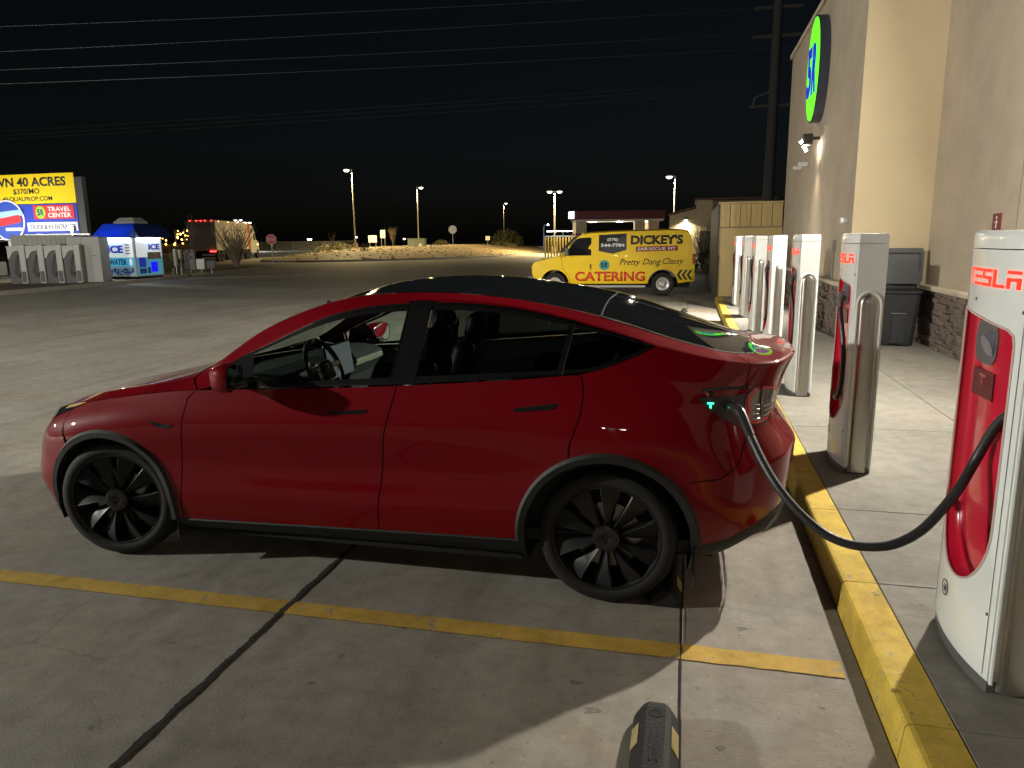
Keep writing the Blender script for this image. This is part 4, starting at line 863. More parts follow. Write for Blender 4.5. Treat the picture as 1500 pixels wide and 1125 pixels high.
# ================================================================= charging posts
M_white = mat('post_white', (.78, .81, .80), .22, 0, .4, var=.04, vscale=3); M_redrec = mat('recess_red', (.55, .012, .04), .22, 0, .6); M_brush = mat('brushed_steel', (.52, .50, .46), .34, 1, var=.15, vscale=4, rvar=.08, stretch=(30, 30, 1))
M_base = mat('post_base_grey', (.10, .10, .10), .6); M_led = emis('led_red', (1, .022, .010), 1.7)
HT = 1.70
def fx(y): return -.080-.040*(1-(y/.3)**2)                     # convex front
def bx_(y): return .105+.025*(1-(y/.3)**2)
def make_post(label):
    t = thing('charging_post', label, 'charging post', group='charging posts along the kerb')
    rec = [(-.235, 1.30), (-.225, 1.335), (-.19, 1.352), (.0, 1.375), (.272, 1.395)]+[(.018+.254*math.cos(R(a))*(1 if a < 90 else 1.0), .62-.285*math.sin(R(a))) for a in range(0, 181, 9)]
    outer = [(-.30, .05), (.30, .05), (.30, 1.63), (-.30, 1.63)]
    pv, F = cdt(outer, .06, [rec], .035)
    me = mesh('front_shell', [(fx(a), a, b) for a, b in pv], F, M_white, t, True, 60)
    # back, ends and top cap
    V, Fq = [], []; ys = np.linspace(-.30, .30, 17)
    bm = BM(); out = [(fx(y), y) for y in ys]+[(bx_(y), y) for y in ys[::-1]]; n = len(out); lo = [bm.verts.new((x, y, .05)) for x, y in out]; hi = [bm.verts.new((x, y, 1.63)) for x, y in out]
    for i in range(16, n-1): bm.faces.new((lo[i], lo[i+1], hi[i+1], hi[i]))
    bm.faces.new((lo[n-1], lo[0], hi[0], hi[n-1]))
    for v in [v for v in bm.verts if not v.link_faces]: bm.verts.remove(v)
    new('rear_shell', bm, M_white, t, True, 40)
    bm = BM(); rings = []
    for k, (sc_, dz) in enumerate(((1.0, 1.634), (1.0, 1.665), (.985, 1.685), (.95, 1.697), (.85, 1.70))):
        rings.append([bm.verts.new((x*sc_+.005*(1-sc_), y*(1-(1-sc_)*.45), dz-.05*0-(.018*(x+.12)/.24 if False else 0))) for x, y in out])
    for a, b in zip(rings, rings[1:]):
        for i in range(n): bm.faces.new((a[i], a[(i+1) % n], b[(i+1) % n], b[i]))
    bm.faces.new(rings[-1]); new('top_cap', bm, M_white, t, True, 50)
    bm = BM(); prism(bm, [(x*.96, y*.975) for x, y in out], 'Z', 0, .052); new('plinth', bm, M_base, t)
    # red recess: wall and floor
    R_ = resample(rec, .03); n2 = len(R_); bm = BM(); A = [bm.verts.new((fx(a)+.001, a, b)) for a, b in R_]; c_ = R_.mean(0); B = [bm.verts.new((fx(a)+.03, a*.985, c_[1]+(b-c_[1])*.99)) for a, b in R_]; C_ = [bm.verts.new((fx(a*.93)+.048, a*.93, c_[1]+(b-c_[1])*.97)) for a, b in R_]
    for i in range(n2):
        j = (i+1) % n2; bm.faces.new((A[i], A[j], B[j], B[i])); bm.faces.new((B[i], B[j], C_[j], C_[i]))
    pv2, F2 = cdt([(v.co.y, v.co.z) for v in C_], .06, hb=.2); W_ = [bm.verts.new((fx(a)+.048, a, b)) for a, b in pv2]
    for f in F2: bm.faces.new([W_[i] for i in f])
    bmesh.ops.remove_doubles(bm, verts=bm.verts[:], dist=.0005); rc = new('recess', bm, M_redrec, t, True, 50)
    bm = BM(); tube(bm, [(fx(a)-.001, a, b) for a, b in R_]+[(fx(R_[0][0])-.001, R_[0][0], R_[0][1])], .005, 6); sub('recess_rim', bm, mat('rim_pale', (.6, .45, .42), .3), rc, smooth=True)
    bm = BM(); prism(bm, [(.070+.105*abs(math.cos(a))**.6*(1 if math.cos(a) > 0 else -1), 1.275+.085*abs(math.sin(a))**.6*(1 if math.sin(a) > 0 else -1)) for a in [2*math.pi*k/28 for k in range(28)]], 'X', -.076, -.02); hs_ = sub('holster', bm, M_base, rc)  # flush dark shape stands in for the shaded holster hole
    bm = BM(); cyl(bm, (-.088, .03, 1.262), (-.05, .03, 1.275), .046, .054, 24); sub('holster_plug', bm, mat('holster_grey', (.16, .16, .20), .3), rc, smooth=True)
    bm = BM(); b2(bm, (-.077, -.04, 1.06), (-.05, .165, 1.165)); sub('badge_plate', bm, mat('plate_maroon', (.10, .008, .014), .35), rc)
    bm = BM()
    for y0, y1, z0, z1 in ((.030, .092, 1.140, 1.150), (.056, .066, 1.107, 1.142)): b2(bm, (-.080, y0, z0), (-.076, y1, z1))
    sub('badge_emblem', bm, mat('emblem_pale_red', (.45, .12, .10), .4), rc)
    # steel columns at both ends
    for s in (-1, 1):
        pr = [(.0, 1.29)]+[(.066*math.sin(R(a)), 1.215+.075*math.cos(R(a))) for a in range(10, 91, 10)]+[(.066, .012), (0, .012)]
        bm = BM(); lathe(bm, pr, (.005, 0, 0), 'Z', 32)
        for v in bm.verts: v.co.x = .012+(v.co.x-.005)*.90; v.co.y = s*.293+v.co.y*.36
        c = new('steel_column', bm, M_brush, t, True, 60)
        bm = BM(); L_ = [(.012+.078*math.sin(R(a)), s*.301, 1.215+.088*math.cos(R(a))) for a in range(-90, 91, 10)]; L_ = [(.012-.078, s*.301, .04)]+L_+[(.012+.078, s*.301, .04)]; tube(bm, L_, .009, 8); sub('column_frame', bm, M_white, c, smooth=True)
    for y in (-.272, .286):
        bm = BM(); quad(bm, (fx(y)-.0015, y-.002, .06), (fx(y)-.0015, y+.002, .06), (fx(y)-.0015, y+.002, 1.62), (fx(y)-.0015, y-.002, 1.62)); new('panel_seam', bm, mat('seam_grey', (.10, .10, .10), .7), t)
    for y, z in ((-.26, 1.42), (-.26, .30), (.10, 1.44)):
        bm = BM(); cyl(bm, (fx(y)-.003, y, z), (fx(y)+.002, y, z), .006, .006, 10); new('screw', bm, M_base, t)
    # lit letters, block strokes
    strokes = {'T': [(0, .9, 1, 1), (.4, 0, .6, .9)], 'E': [(0, .82, 1, 1), (0, .41, 1, .59), (0, 0, 1, .18)], 'S': [(0, .82, 1, 1), (0, .41, 1, .59), (0, 0, 1, .18), (0, .5, .22, 1), (.78, 0, 1, .5)], 'L': [(0, 0, .24, 1), (0, 0, 1, .18)], 'A': [(0, .82, 1, 1), (0, 0, .24, .62), (.76, 0, 1, .62), (0, .42, 1, .60)]}
    par = None
    for i, ch in enumerate('TESLA'):
        bm = BM(); y_l = .240-i*.098; wl, hl_ = .080, .064
        for a, b, c, d in strokes[ch]:
            for q_ in range(4):
                ya, yb = y_l-wl*(a+(c-a)*q_/4), y_l-wl*(a+(c-a)*(q_+1)/4)
                quad(bm, (fx(ya)-.004, ya, 1.495+hl_*b), (fx(yb)-.004, yb, 1.495+hl_*b), (fx(yb)-.004, yb, 1.495+hl_*d), (fx(ya)-.004, ya, 1.495+hl_*d))
        new('letter', bm, M_led, t)
    bm = BM(); lathe(bm, [(.030, 0), (.034, 0), (.034, .002), (.030, .002)], (0, 0, 0), 'Z', 28); place(bm, (fx(.09)-.003, .09, .235), (0, -1, 0), (0, 0, 1)); em = new('bay_mark', bm, mat('mark_black', (.02, .02, .02), .5), t)
    return t
ORD = ['nearest the camera, cut by the right edge, cable out', 'second from the camera, beside the open waste bin', 'third from the camera, behind the car\'s tail', 'fourth from the camera, in the middle of the row', 'third from the tan enclosure', 'second from the tan enclosure', 'right beside the tan metal enclosure']
P0 = make_post('white and red charging post '+ORD[0]); posts = [P0]; P0.location = (4.46, -.33, .15)
for k in range(1, 7): posts.append(dup(P0, 'white and red charging post '+ORD[k], (4.46, -.33+2.7*k, .15)))
NUM = ['4A', '3A', '2A', '1A', '4B', '3B', '2B']
for p, s_ in zip(posts[:1], NUM): bm = text_bm(s_, h=.032, wd=.036, depth=.001, bold=.02); place(bm, (fx(.09)-.004, .09, .235), (0, -1, 0), (0, 0, 1)); new('bay_number', bm, mat('mark_black', (.02, .02, .02), .5), p)
def spline(P, n=6):
    P = [Vector(p) for p in P]; out = []
    for i in range(len(P)-1):
        a, b, c, d = P[max(i-1, 0)], P[i], P[i+1], P[min(i+2, len(P)-1)]
        for k in range(n): s = k/n; out.append(.5*((2*b)+(c-a)*s+(2*a-5*b+4*c-d)*s*s+(3*b-a-3*c+d)*s**3))
    return out+[P[-1]]
# holstered leads on the posts that are free
M_cab = mat('cable_black', (.022, .022, .023), .45)
for k in range(1, 7):
    t = thing('charging_cable', 'black lead on the post '+ORD[k], 'cable', posts[k].location, group='holstered charging leads')
    bm = BM(); pts = spline([(-.115, .02, 1.20), (-.118, -.04, 1.10), (-.105, -.11, .95), (-.098, -.14, .78), (-.10, -.13, .62), (-.108, -.07, .52), (-.108, .0, .50), (-.09, .05, .53)], 4)
    tube(bm, pts, .018, 10); new('lead', bm, M_cab, t, True)
    bm = BM(); tube(bm, [(-.07, .04, 1.27), (-.10, .04, 1.26), (-.117, .03, 1.22), (-.118, .0, 1.16)], [.03, .032, .028, .02], 12); new('connector', bm, M_base, t, True)
# the lead plugged into the car
cab = thing('charging_cable', 'thick black charging lead looping from the nearest post to the red car', 'cable', (3.99, -.17, 0), world=True)
CPTS = [(3.470, .045, 1.052), (3.474, -.02, 1.068), (3.488, -.075, 1.070), (3.503, -.113, 1.055), (3.535, -.211, .987), (3.582, -.299, .9), (3.638, -.374, .82), (3.714, -.437, .743), (3.801, -.485, .682), (3.884, -.518, .657), (3.966, -.536, .658), (4.049, -.538, .677), (4.131, -.527, .726), (4.202, -.502, .799), (4.274, -.466, .892), (4.338, -.418, .997), (4.376, -.452, 1.13), (4.405, -.50, 1.20), (4.44, -.54, 1.25)]
bm = BM(); tube(bm, spline(CPTS[3:]), .0185, 14); new('lead', bm, M_cab, cab, True, 60)
bm = BM(); q_ = spline(CPTS[:5], 6); tube(bm, q_, [.030]*4+[.030-.009*min(1, k/18) for k in range(len(q_)-4)], 16); new('connector', bm, mat('connector_black', (.03, .03, .03), .22, 0, .3), cab, True, 60)
# ================================================================= wheel stops
M_wst = mat('wheel_stop_rubber', (.008, .008, .009), .75, var=.4, vscale=12, bump=.5, bscale=80); M_refl = mat('reflector_cream', (.66, .55, .27), .5, var=.2, vscale=30)
def wheel_stop(label, y0):
    t = thing('wheel_stop', label, 'wheel stop', (3.185, y0, 0), group='rubber wheel stops at the bay ends'); L_ = 1.8
    prof = [(-.085, 0), (.085, 0), (.083, .045), (.055, .088), (.035, .10), (-.035, .10), (-.055, .088), (-.083, .045)]
    bm = BM(); rows = []
    for y, s_ in ((0, .80), (.03, .93), (.06, 1), (L_-.06, 1), (L_-.03, .93), (L_, .80)): rows.append([bm.verts.new((x*s_, y, z*s_)) for x, z in prof])
    for a, b in zip(rows, rows[1:]):
        for i in range(8): bm.faces.new((a[i], a[(i+1) % 8], b[(i+1) % 8], b[i]))
    bm.faces.new(rows[0]); bm.faces.new(rows[-1][::-1]); new('block', bm, M_wst, t)
    for s_ in (-1, 1):
        for ya in (L_-.27, .75, .07):
            bm = BM(); P = []
            for f, g in ((.05, .05), (.05, .95), (.95, .95), (.95, .05)):
                x, z = s_*(.083+(.055-.083)*f), .045+(.088-.045)*f; P.append((x+s_*.003, ya+.13*g+random.uniform(-.006, .006), z+.003))
            quad(bm, *P); bmesh.ops.solidify(bm, geom=bm.faces[:], thickness=.002); new('reflector', bm, M_refl, t)
    for y in (.10, L_-.10):
        bm = BM(); lathe(bm, [(0, .1005), (.016, .1005), (.022, .103), (.026, .1005)], (0, y, 0), 'Z', 16); new('bolt_hole', bm, M_joint, t)
    bm = BM()
    for x in (-.012, .012): b2(bm, (x-.003, L_-.36, .100), (x+.003, L_-.22, .103))
    new('moulded_rib', bm, M_wst, t); return t
wheel_stop('black rubber wheel stop with cream reflectors nearest the camera', -2.64)
wheel_stop('black rubber wheel stop behind the rear wheel of the red car', .08)
for k, d in ((3, 'fourth along the kerb'), (4, 'between the red car\'s rear window and the kerb'), (5, 'farthest along the kerb near the yellow van')): wheel_stop('black wheel stop '+d, .24+2.7*k)
# ================================================================= waste bin
tb = thing('waste_bin', 'dark grey wheeled waste bin with its lid thrown open against the wall', 'waste bin', (6.44, 9.10, .15))
M_bin = mat('bin_grey', (.03, .033, .037), .5, bump=.1, bscale=200); tb.rotation_euler = (0, 0, R(-8))
bm = BM(); rows = []
for z, wx, wy in ((.0, .215, .20), (.02, .225, .215), (.60, .262, .27), (.80, .275, .29), (.82, .30, .315), (.85, .30, .315)):
    c = .05; rows.append([bm.verts.new(p+(z,)) for p in ((-wx+c, -wy), (wx-c, -wy), (wx, -wy+c), (wx, wy-c), (wx-c, wy), (-wx+c, wy), (-wx, wy-c), (-wx, -wy+c))])
for a, b in zip(rows, rows[1:]):
    for i in range(8): bm.faces.new((a[i], a[(i+1) % 8], b[(i+1) % 8], b[i]))
bm.faces.new(rows[0][::-1]); body = new('bin_body', bm, M_bin, tb)
bm = BM(); prism(bm, [(-.10, .05), (.085, .05), (.085, .45), (.10, .50), (.10, .62), (-.10, .62), (-.10, .50), (-.085, .45)], 'Y', -.262, -.20); sub('front_recess', bm, mat('bin_dark', (.03, .033, .036), .6), body)
bm = BM(); b2(bm, (-.12, -.285, .50), (.10, -.258, .515)); sub('grab_bar', bm, mat('bar_steel', (.5, .5, .5), .3, 1), body)
bm = BM(); prism(bm, [(-.28, -.29), (.28, -.29), (.28, .28), (-.28, .28)], 'Z', .853, .858); sub('bin_mouth', bm, M_seam, body)
bm = BM(); prism(bm, [(-.26, 0), (.26, 0), (.295, .05), (.30, .50), (.27, .56), (-.27, .56), (-.30, .50), (-.295, .05)], 'Y', 0, .035); bmesh.ops.rotate(bm, cent=(0, 0, 0), matrix=Matrix.Rotation(R(-10), 3, 'X'), verts=bm.verts[:]); bmesh.ops.translate(bm, vec=(.04, .22, .93), verts=bm.verts[:]); lid = new('lid', bm, M_bin, tb)
bm = BM(); tube(bm, [(-.23, .04, .08), (-.25, -.0, .3), (-.24, -.0, .48), (.24, -.0, .48), (.25, 0, .3), (.23, .04, .08)], .012, 6); bmesh.ops.rotate(bm, cent=(0, 0, 0), matrix=Matrix.Rotation(R(-10), 3, 'X'), verts=bm.verts[:]); bmesh.ops.translate(bm, vec=(.04, .215, .93), verts=bm.verts[:]); sub('lid_rib', bm, M_bin, lid)
bm = BM(); b2(bm, (-.26, .27, .84), (.26, .33, .92), .015); new('hinge_bar', bm, M_bin, tb)
for s_ in (-1, 1): bm = BM(); lathe(bm, [(0, s_*.22), (.10, s_*.22), (.10, s_*.265), (0, s_*.265)], (0, .21, .10), 'X', 20); new('wheel', bm, M_rub, tb)
# ================================================================= lamps of the car park
def pole_lamp(label, loc, h, heads, power, rot=0, col=(1, .76, .36), size=.35, es=3, base=.6, pr=.085, point=False):
    t = thing('lamp_post', label, 'lamp post', loc, rot, 'car park lamps')
    bm = BM(); cyl(bm, (0, 0, base), (0, 0, h), pr, pr*.75, 12); new('pole', bm, mat('lamp_pole_grey', (.38, .36, .32), .5), t, True)
    bm = BM(); cyl(bm, (0, 0, -.4), (0, 0, base), .28, .28, 16); new('footing', bm, mat('footing_concrete', (.40, .32, .22), .9, var=.2), t, True)
    for k in range(heads):
        s = 1 if k == 0 else -1
        bm = BM(); cyl(bm, (0, 0, h-.1), (s*.35, 0, h-.02), .03, .03, 8); new('arm', bm, mat('lamp_pole_grey', (.38, .36, .32), .5), t)
        bm = BM(); box(bm, (s*.58, 0, h), (.62, .34, .14), .03); hd = new('lamp_head', bm, mat('lamp_head_grey', (.15, .15, .14), .5), t)
        bm = BM(); lathe(bm, [(.0, h-.30), (.18, h-.27), (.29, h-.18), (.32, h-.07)], (s*.60, 0, 0), 'Z', 16); sub('lens', bm, emis('lot_lamp_glow%d' % es, col, es), hd)  # lens bowl oversized to imitate the bloom round the lamp
        if power:
            l = bpy.data.lights.new('lot_light', 'POINT' if point else 'AREA'); l.energy = power; l.color = col
            if point: l.shadow_soft_size = size/2
            else: l.shape = 'DISK'; l.size = size; l.spread = R(180)
            o = bpy.data.objects.new('lot_light', l); COL.objects.link(o); o.parent = t; o.location = (s*.60, 0, h-.33)
    return t
pole_lamp('tall car park lamp left of and behind the camera', (-17, -5.2, 0), 6.5, 1, 15500, 0, (1, .98, .87), .45, point=True)
for i_, (x_, y_, p_, d_) in enumerate(((-30, 4, 4200, 'added fill lamp post far off to the left of the bays'), (2, -30, 420, 'added sparkle lamp post farthest behind the camera'))): pole_lamp(d_, (x_, y_, 0), 7.0, 2, p_/2, R(20), (1, .97, .86), .4, point=True)  # unseen lamps added for fill light and sparkle on the car
pole_lamp('car park lamp at the left end of the gravel island', (-34.1, 76.5, 1.0), 8.8, 1, 3300, R(200))
pole_lamp('lamp right of the bare poles, behind the green cabinet', (-34.2, 97.5, 1.0), 8.2, 1, 2800, R(20))
pole_lamp('small far lamp above the round bush', (-38.3, 164.7, .8), 9.2, 1, 2500, R(20))
pole_lamp('two-headed lamp left of the canopy', (-12.7, 86.9, .3), 7.2, 2, 3000, R(14), pr=.1)
pole_lamp('lamp post standing behind the yellow van', (1.7, 74.8, 0), 7.9, 1, 2600, R(190), (1, .92, .75))
pole_lamp('left of the two far white lamps over the truck', (-86, 133, 0), 6.4, 2, 900, 0, (.9, .95, 1))
pole_lamp('right of the two far white lamps over the truck', (-84.9, 134.5, 0), 5.9, 2, 900, 0, (.9, .95, 1))
# ================================================================= gravel island with plants
OUT = np.array([(-37, 61.5), (-34, 59.4), (-31, 58.9), (-27.5, 60.3), (-24, 63), (-20.5, 66.7), (-18.4, 70), (-17.0, 75), (-16.5, 82), (-16.5, 95), (-17, 110), (-20, 128), (-46, 128), (-46, 84), (-41, 70)], float)
pv, F = cdt(OUT, 1.4, hb=1.2); de = dist_poly(resample(OUT, 1.0), pv)
def mound(x, y): d = dist_poly(resample(OUT, 1.0), np.array([[x, y]]))[0]; return .13+1.0*min(1, d/11)**.8
hz = .13+1.0*np.minimum(1, de/11)**.8+rng.normal(0, .03, len(pv))*(de > .3)
isl = struct(mesh('island', [(a, b, c) for (a, b), c in zip(pv, hz)], F, concrete('island_sand', (.26, .20, .11), (.40, .31, .17), bump=.6), None, True, 180))
bm = BM(); O2 = resample(OUT, 1.2); n = len(O2); c_ = O2.mean(0)
V, F = [], []
for k, p in enumerate(O2):
    t_ = O2[(k+1) % n]-O2[k-1]; t_ /= np.linalg.norm(t_); nn = np.array([t_[1], -t_[0]]); q0 = p+nn*.15
    V += [(q0[0], q0[1], -.02), (q0[0], q0[1], .15), (p[0], p[1], .155)]
for k in range(n): j = (k+1) % n; F += [(3*k, 3*j, 3*j+1, 3*k+1), (3*k+1, 3*j+1, 3*j+2, 3*k+2)]
bm.free(); struct(mesh('island_kerb', V, F, mat('kerb_grey', (.30, .28, .24), .9, var=.2)))
# stones on the island
V, F = [], []
ico = [(0, 0, 1), (.9, 0, .4), (.28, .85, .45), (-.72, .53, .45), (-.72, -.53, .4), (.28, -.85, .45), (.6, .5, -.2), (-.6, .5, -.2), (0, -.8, -.2)]
icf = [(0, 1, 2), (0, 2, 3), (0, 3, 4), (0, 4, 5), (0, 5, 1), (1, 6, 2), (2, 7, 3), (3, 7, 4), (4, 8, 5), (5, 8, 1), (2, 6, 7), (1, 8, 6)]
for _ in range(650):
    x, y = random.uniform(-38, -16.5), random.uniform(59, 92)
    if not inside(OUT, np.array([[x, y]]))[0]: continue
    r_ = random.choice((.05, .07, .09, .12, .16)); k = len(V); z = mound(x, y); a = random.uniform(0, 6.3); ca, sa = math.cos(a), math.sin(a)
    for p in ico: px, py = p[0]*random.uniform(.8, 1.2), p[1]*random.uniform(.8, 1.2); V.append((x+r_*(px*ca-py*sa), y+r_*(px*sa+py*ca), z+r_*.7*p[2]))
    F += [tuple(i+k for i in f) for f in icf]
tag(mesh('gravel', V, F, mat('island_stone', (.36, .29, .19), .9, var=.35, vscale=2)), 'pale stones scattered over the lit gravel island', 'stones', kind='stuff')
M_twig = mat('dry_twig', (.16, .12, .075), .9, var=.3, vscale=6); M_leaf = mat('desert_leaf', (.14, .14, .06), .8, var=.4, vscale=8); M_leafd = mat('dark_green_leaf', (.05, .07, .03), .8, var=.4, vscale=8)
def ocotillo(label, loc, h, nst, spread, twigs=0, r0=.022, m=M_twig, name='desert_shrub'):
    t = thing(name, label, 'shrub', loc, 0, 'desert shrubs'); bm = BM(); cn = BM()
    for k in range(nst):
        a = random.uniform(0, 6.28); lean = spread*random.uniform(.25, 1); hh = h*random.uniform(.6, 1); pts = []
        for j in range(6): f = j/5; pts.append((lean*hh*f**1.3*math.cos(a)+random.uniform(-.03, .03)*hh*f, lean*hh*f**1.3*math.sin(a)+random.uniform(-.03, .03)*hh*f, hh*f))
        tube(bm, pts, [r0*(1-.7*j/5) for j in range(6)], 5)
        for q_ in range(twigs):
            f = random.uniform(.35, .95); i = int(f*5); p = Vector(pts[i]); b = random.uniform(0, 6.28); L_ = hh*random.uniform(.12, .28); tube(cn, [p, p+Vector((math.cos(b)*L_*.5, math.sin(b)*L_*.5, L_*.4)), p+Vector((math.cos(b)*L_*.75, math.sin(b)*L_*.75, L_*.9))], [r0*.4, r0*.3, r0*.15], 4)
    new('stem', bm, m, t)
    if twigs: o = new('twigs', cn, m, t); o['kind'] = 'stuff'
    else: cn.free()
    return t
def bush(label, loc, rx, h, n, m, name='bush'):
    t = thing(name, label, 'bush', loc, 0, 'low bushes'); V, F = [], []
    bm = BM()
    for k in range(9): a = random.uniform(0, 6.28); tube(bm, [(0, 0, -.05), (math.cos(a)*rx*.3, math.sin(a)*rx*.3, h*.4), (math.cos(a)*rx*.7, math.sin(a)*rx*.7, h*.75)], [.02, .015, .006], 5)
    new('stem', bm, M_twig, t)
    for _ in range(n):
        u = rng.normal(size=3); u /= np.linalg.norm(u); r_ = rng.uniform(.45, 1)**.5; c = np.array([u[0]*rx*r_, u[1]*rx*r_, abs(u[2])*h*r_]); a = rng.normal(size=3)*h*.06; b = rng.normal(size=3)*h*.06; k = len(V)
        V += [c-a, c+b, c+a]; F.append((k, k+1, k+2))
    o = mesh('foliage', V, F, m, t); o['kind'] = 'stuff'; return t
ocotillo('tall spiky bare shrub in front of the green cabinet', (-31.3, 81.0, mound(-31.3, 81)), 2.6, 26, .35, 3, .028)
ocotillo('thin bare shrub at the left end of the island', (-34.2, 71, mound(-34.2, 71)), 2.2, 10, .3, 2, .022)
bush('yellow grassy bush behind the thin bare shrub', (-36, 75.5, mound(-36, 75.5)), 2.6, .9, 900, M_leaf)
bush('small dark green bush on the island slope', (-29.4, 68.5, mound(-29.4, 68.5)), .45, .75, 300, M_leafd)
bush('round bare-looking bush under the small far lamp', (-26.8, 120, mound(-26.8, 120)), 2.8, 2.6, 1300, M_leaf)
for i, (x, y, s_, d) in enumerate(((-24.5, 108, .9, 'low bush right of the back of the stop sign'), (-21.5, 101, .7, 'low bush beside the white utility marker'), (-28.5, 90.5, .8, 'low bush left of the back of the stop sign'))): bush(d, (x, y, mound(x, y)), s_*1.4, s_, 350, M_leaf)
# signs and cabinets on the island
M_wht = mat('sign_white', (.72, .72, .70), .5); M_galv = mat('galvanised', (.35, .36, .36), .45, .7); M_grn = mat('cabinet_green', (.17, .21, .14), .5, var=.08)
def sign_board(label, loc, w_, h_, z0, m, legs=2, rot=0, lines=0):
    t = thing('sign_board', label, 'sign', loc, rot)
    bm = BM(); b2(bm, (-w_/2, -.02, z0), (w_/2, .02, z0+h_), .005); pn = new('panel', bm, m, t)
    for x in ([0] if legs == 1 else [-w_*.36, w_*.36]): bm = BM(); b2(bm, (x-.03, .021, -.2), (x+.03, .07, z0+h_*.9)); new('leg', bm, M_galv, t)
    return t, pn
sign_board('blank white sign board left of the bare poles', (-34.3, 81.8, 1.0), 1.1, .85, .65, M_wht)
t_, pn = sign_board('narrow white sign with an arrow beside the bare poles', (-32.3, 80.3, 1.0), .62, .95, 1.15, M_wht)
bm = BM(); b2(bm, (-.06, -.026, 1.3), (.0, -.021, 1.62)); b2(bm, (.06, -.026, 1.3), (.12, -.021, 1.5)); sub('arrow', bm, mat('mark_black', (.02, .02, .02), .5), pn)
t = thing('utility_cabinet', 'green metal utility cabinet on the gravel island', 'cabinet', (-29.7, 84.8, mound(-29.7, 84.8)-.55), R(8))
bm = BM(); b2(bm, (-1.05, -.6, 0), (1.05, .6, 1.42), .03); bd = new('body', bm, M_grn, t); bm = BM(); b2(bm, (-1.1, -.65, 1.42), (1.1, .65, 1.5), .02); new('lid', bm, M_grn, t)
bm = BM(); b2(bm, (-.02, -.612, .1), (.0, -.6, 1.35)); sub('door_gap', bm, M_seam, bd); bm = BM(); b2(bm, (.35, -.62, .6), (.7, -.6, .85)); sub('label_plate', bm, M_wht, bd)
def stop_sign(label, loc, rot, back, hz_=2.05, r_=.40):
    t = thing('stop_sign', label, 'stop sign', loc, rot, 'stop signs')
    bm = BM(); b2(bm, (-.03, .02, -.3), (.03, .06, hz_+r_*.9)); new('post', bm, M_galv, t)
    bm = BM(); prism(bm, [(r_*math.cos(R(22.5+45*k)), hz_+r_*math.sin(R(22.5+45*k))) for k in range(8)], 'Y', -.006, .012); p = new('plate', bm, M_galv if back else M_wht, t)
    if not back:
        bm = BM(); prism(bm, [(r_*.93*math.cos(R(22.5+45*k)), hz_+r_*.93*math.sin(R(22.5+45*k))) for k in range(8)], 'Y', -.010, -.006); sub('red_face', bm, mat('stop_red', (.62, .03, .03), .5), p)
        bm = text_bm('STOP', h=r_*.55, wd=r_*1.45, depth=.003, bold=.02); place(bm, (0, -.0105, hz_), (1, 0, 0), (0, 0, 1)); sub('lettering', bm, M_wht, p)
    return t
stop_sign('red stop sign on a post right of the truck', (-28.0, 48.5, 0), R(20), False)
stop_sign('stop sign seen from behind on the gravel island', (-26.3, 88.8, mound(-26.3, 88.8)-.5), R(10), True, 2.6, .55)
sign_board('small white utility marker on the island', (-23.2, 94.5, 1.0), .6, .55, .75, M_wht, 1)
# bare poles far behind
for nm, x, y, h in (('left bare utility pole with a crossarm beyond the island', -77.4, 188, 12), ('right bare utility pole with a crossarm beyond the island', -78.8, 198.5, 11.5)):
    t = thing('utility_pole', nm, 'pole', (x, y, 0)); bm = BM(); cyl(bm, (0, 0, -.2), (0, 0, h), .22, .16, 10); new('pole', bm, mat('pole_wood', (.14, .11, .08), .9), t); bm = BM(); b2(bm, (-2, -.1, h-.5), (2, .1, h-.25)); new('crossarm', bm, mat('pole_wood', (.14, .11, .08), .9), t)
t = thing('light_post', 'thin blue lamp post left of the lit canopy', 'lamp post', (-16.9, 101.8, .3)); bm = BM(); tube(bm, [(0, 0, -.2), (0, 0, 3.2), (.15, 0, 3.5), (.5, 0, 3.55)], .07, 8); new('pole', bm, mat('post_blue', (.05, .13, .42), .5), t, True); bm = BM(); cyl(bm, (.62, 0, 3.4), (.62, 0, 3.6), .14, .08, 12); new('lamp_head', bm, emis('blue_post_glow', (1, .95, .85), 12), t)
# chain-link fence behind the truck
fe = thing('chain_link_fence', 'low dark chain-link fence between the truck and the island', 'fence', (-45.5, 84.5, 0)); dx, dy = 14, 3.0
M_lnk = mat('chain_link_wire', (.16, .17, .16), .5, .5)
for k in range(8): bm = BM(); cyl(bm, (-7+2*k, -1.5+.43*k, 0), (-7+2*k, -1.5+.43*k, 1.9), .035, .035, 8); new('post', bm, M_lnk, fe)
bm = BM()
for z in (.1, 1.0, 1.85): cyl(bm, (-7, -1.5, z), (7, 1.5, z), .025, .025, 6)
o = new('rail', bm, M_lnk, fe); o['kind'] = 'stuff'
bm = BM()
for k in range(110):
    f = k/110; a = Vector((-7+14*f, -1.5+3*f, .1)); b = Vector((-7+14*min(1, f+.12), -1.5+3*min(1, f+.12), 1.85)); c_ = Vector((-7+14*max(0, f-.12), -1.5+3*max(0, f-.12), 1.85)); cyl(bm, a, b, .007, .007, 3, False); cyl(bm, a, c_, .007, .007, 3, False)
o = new('wire_mesh', bm, M_lnk, fe); o['kind'] = 'stuff'
